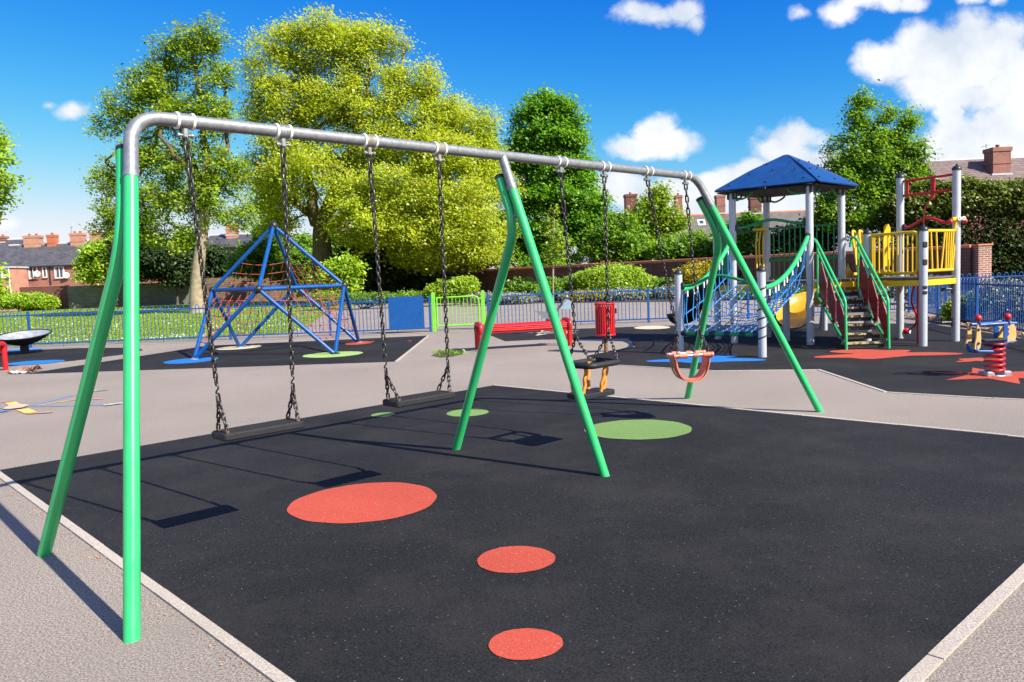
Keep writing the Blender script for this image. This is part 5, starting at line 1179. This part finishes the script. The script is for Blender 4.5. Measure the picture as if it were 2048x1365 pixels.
CL = [(1290, 22, 55, 22, .75), (1350, 18, 50, 26, .8), (1388, 40, 24, 22, .6), (1680, 25, 42, 26, .8), (1745, 8, 70, 20, .8), (1815, 10, 40, 18, .75), (1601, 28, 16, 14, .4), (1935, 0, 30, 12, .5), (1990, 2, 20, 14, .5),
      (1775, 125, 62, 36, 1), (1850, 105, 75, 60, 1.1), (1930, 115, 90, 75, 1.15), (2000, 100, 70, 60, 1.1), (2050, 160, 70, 80, 1.1), (1970, 190, 110, 34, .9), (1880, 150, 80, 40, 1),
      (1900, 225, 30, 34, 1.1), (1935, 270, 75, 50, 1.15), (2000, 265, 110, 60, 1.2), (2070, 250, 90, 60, 1.1), (1960, 330, 150, 55, 1.1), (1880, 310, 50, 50, 1.), (1820, 340, 60, 40, .8),
      (1265, 290, 58, 24, 1), (1310, 268, 46, 38, 1.1), (1340, 290, 60, 30, 1), (1300, 302, 86, 16, .9), (1590, 268, 58, 30, .75), (1570, 305, 62, 34, 1), (1612, 335, 70, 42, 1), (1500, 352, 80, 30, 1), (1440, 368, 70, 22, .9),
      (1245, 372, 64, 34, 1), (1330, 392, 90, 34, 1.1), (1420, 400, 110, 34, 1), (1530, 410, 120, 50, 1), (1640, 420, 100, 60, .9), (140, 224, 42, 18, .5), (95, 214, 24, 12, .35), (8, 452, 34, 14, .5), (100, 470, 40, 8, .25)]
mx = None; sh = None
for px, py, rx, ry, st_ in CL:
    v = ray(px, py); c = (v.x / v.y, v.z / v.y, 0); k = F * .985
    a = node(nt, 'ShaderNodeVectorMath', operation='SUBTRACT'); lk(nt, warp.outputs[0], a.inputs[0]); a.inputs[1].default_value = c
    b = node(nt, 'ShaderNodeVectorMath', operation='MULTIPLY'); lk(nt, a.outputs[0], b.inputs[0]); b.inputs[1].default_value = (k / rx / 1.25, k / ry / 1.25, 0)
    l = node(nt, 'ShaderNodeVectorMath', operation='LENGTH'); lk(nt, b.outputs[0], l.inputs[0])
    e = mth('MULTIPLY', mth('SUBTRACT', 1., l.outputs['Value']), st_); mx = e if mx is None else mth('MAXIMUM', mx, e)
den = mth('ADD', mx, mth('MULTIPLY', mth('SUBTRACT', n1_, .5), 1.15)); front = mth('GREATER_THAN', sx.outputs[1], .05)
mr = node(nt, 'ShaderNodeMapRange'); mr.interpolation_type = 'SMOOTHSTEP'; lk(nt, den, mr.inputs[0]); mr.inputs[1].default_value = .0; mr.inputs[2].default_value = .5; mr.inputs[3].default_value = 0; mr.inputs[4].default_value = .97
n3_ = noise(nt, geo.outputs['Generated'], 2.6, 5, .6); m3 = node(nt, 'ShaderNodeMapRange'); lk(nt, n3_, m3.inputs[0]); m3.inputs[1].default_value = .40; m3.inputs[2].default_value = .55
hi_ = mth('GREATER_THAN', qz, .75); away = mth('MAXIMUM', mth('SUBTRACT', 1., front), hi_)  # cloud cover added outside the view to neutralise blue sky fill
mask = mth('MAXIMUM', mth('MULTIPLY', mr.outputs[0], front), mth('MULTIPLY', mth('MULTIPLY', m3.outputs[0], away), .3))
cc = ramp(nt, mth('ADD', mth('MULTIPLY', n2_, .6), mth('MULTIPLY', n1_, .4)), [(.40, (4.3, 4.75, 5.4)), (.50, (5.5, 5.7, 6.0)), (.58, (6.3, 6.4, 6.5))])
ck = node(nt, 'ShaderNodeVectorMath', operation='SCALE'); lk(nt, cc, ck.inputs[0]); ck.inputs['Scale'].default_value = 1.
fin = mixc(nt, mask, hs.outputs[0], cc); lk(nt, fin, bg.inputs[0]); bg.inputs[1].default_value = .09

sc = bpy.context.scene; sc.view_settings.view_transform = 'Standard'; sc.view_settings.look = 'None'; sc.view_settings.exposure = .92; sc.view_settings.gamma = 1; sc.view_settings.use_curve_mapping = False
sc.render.engine = 'CYCLES'; sc.cycles.use_denoising = True; sc.cycles.max_bounces = 6; sc.cycles.transparent_max_bounces = 4
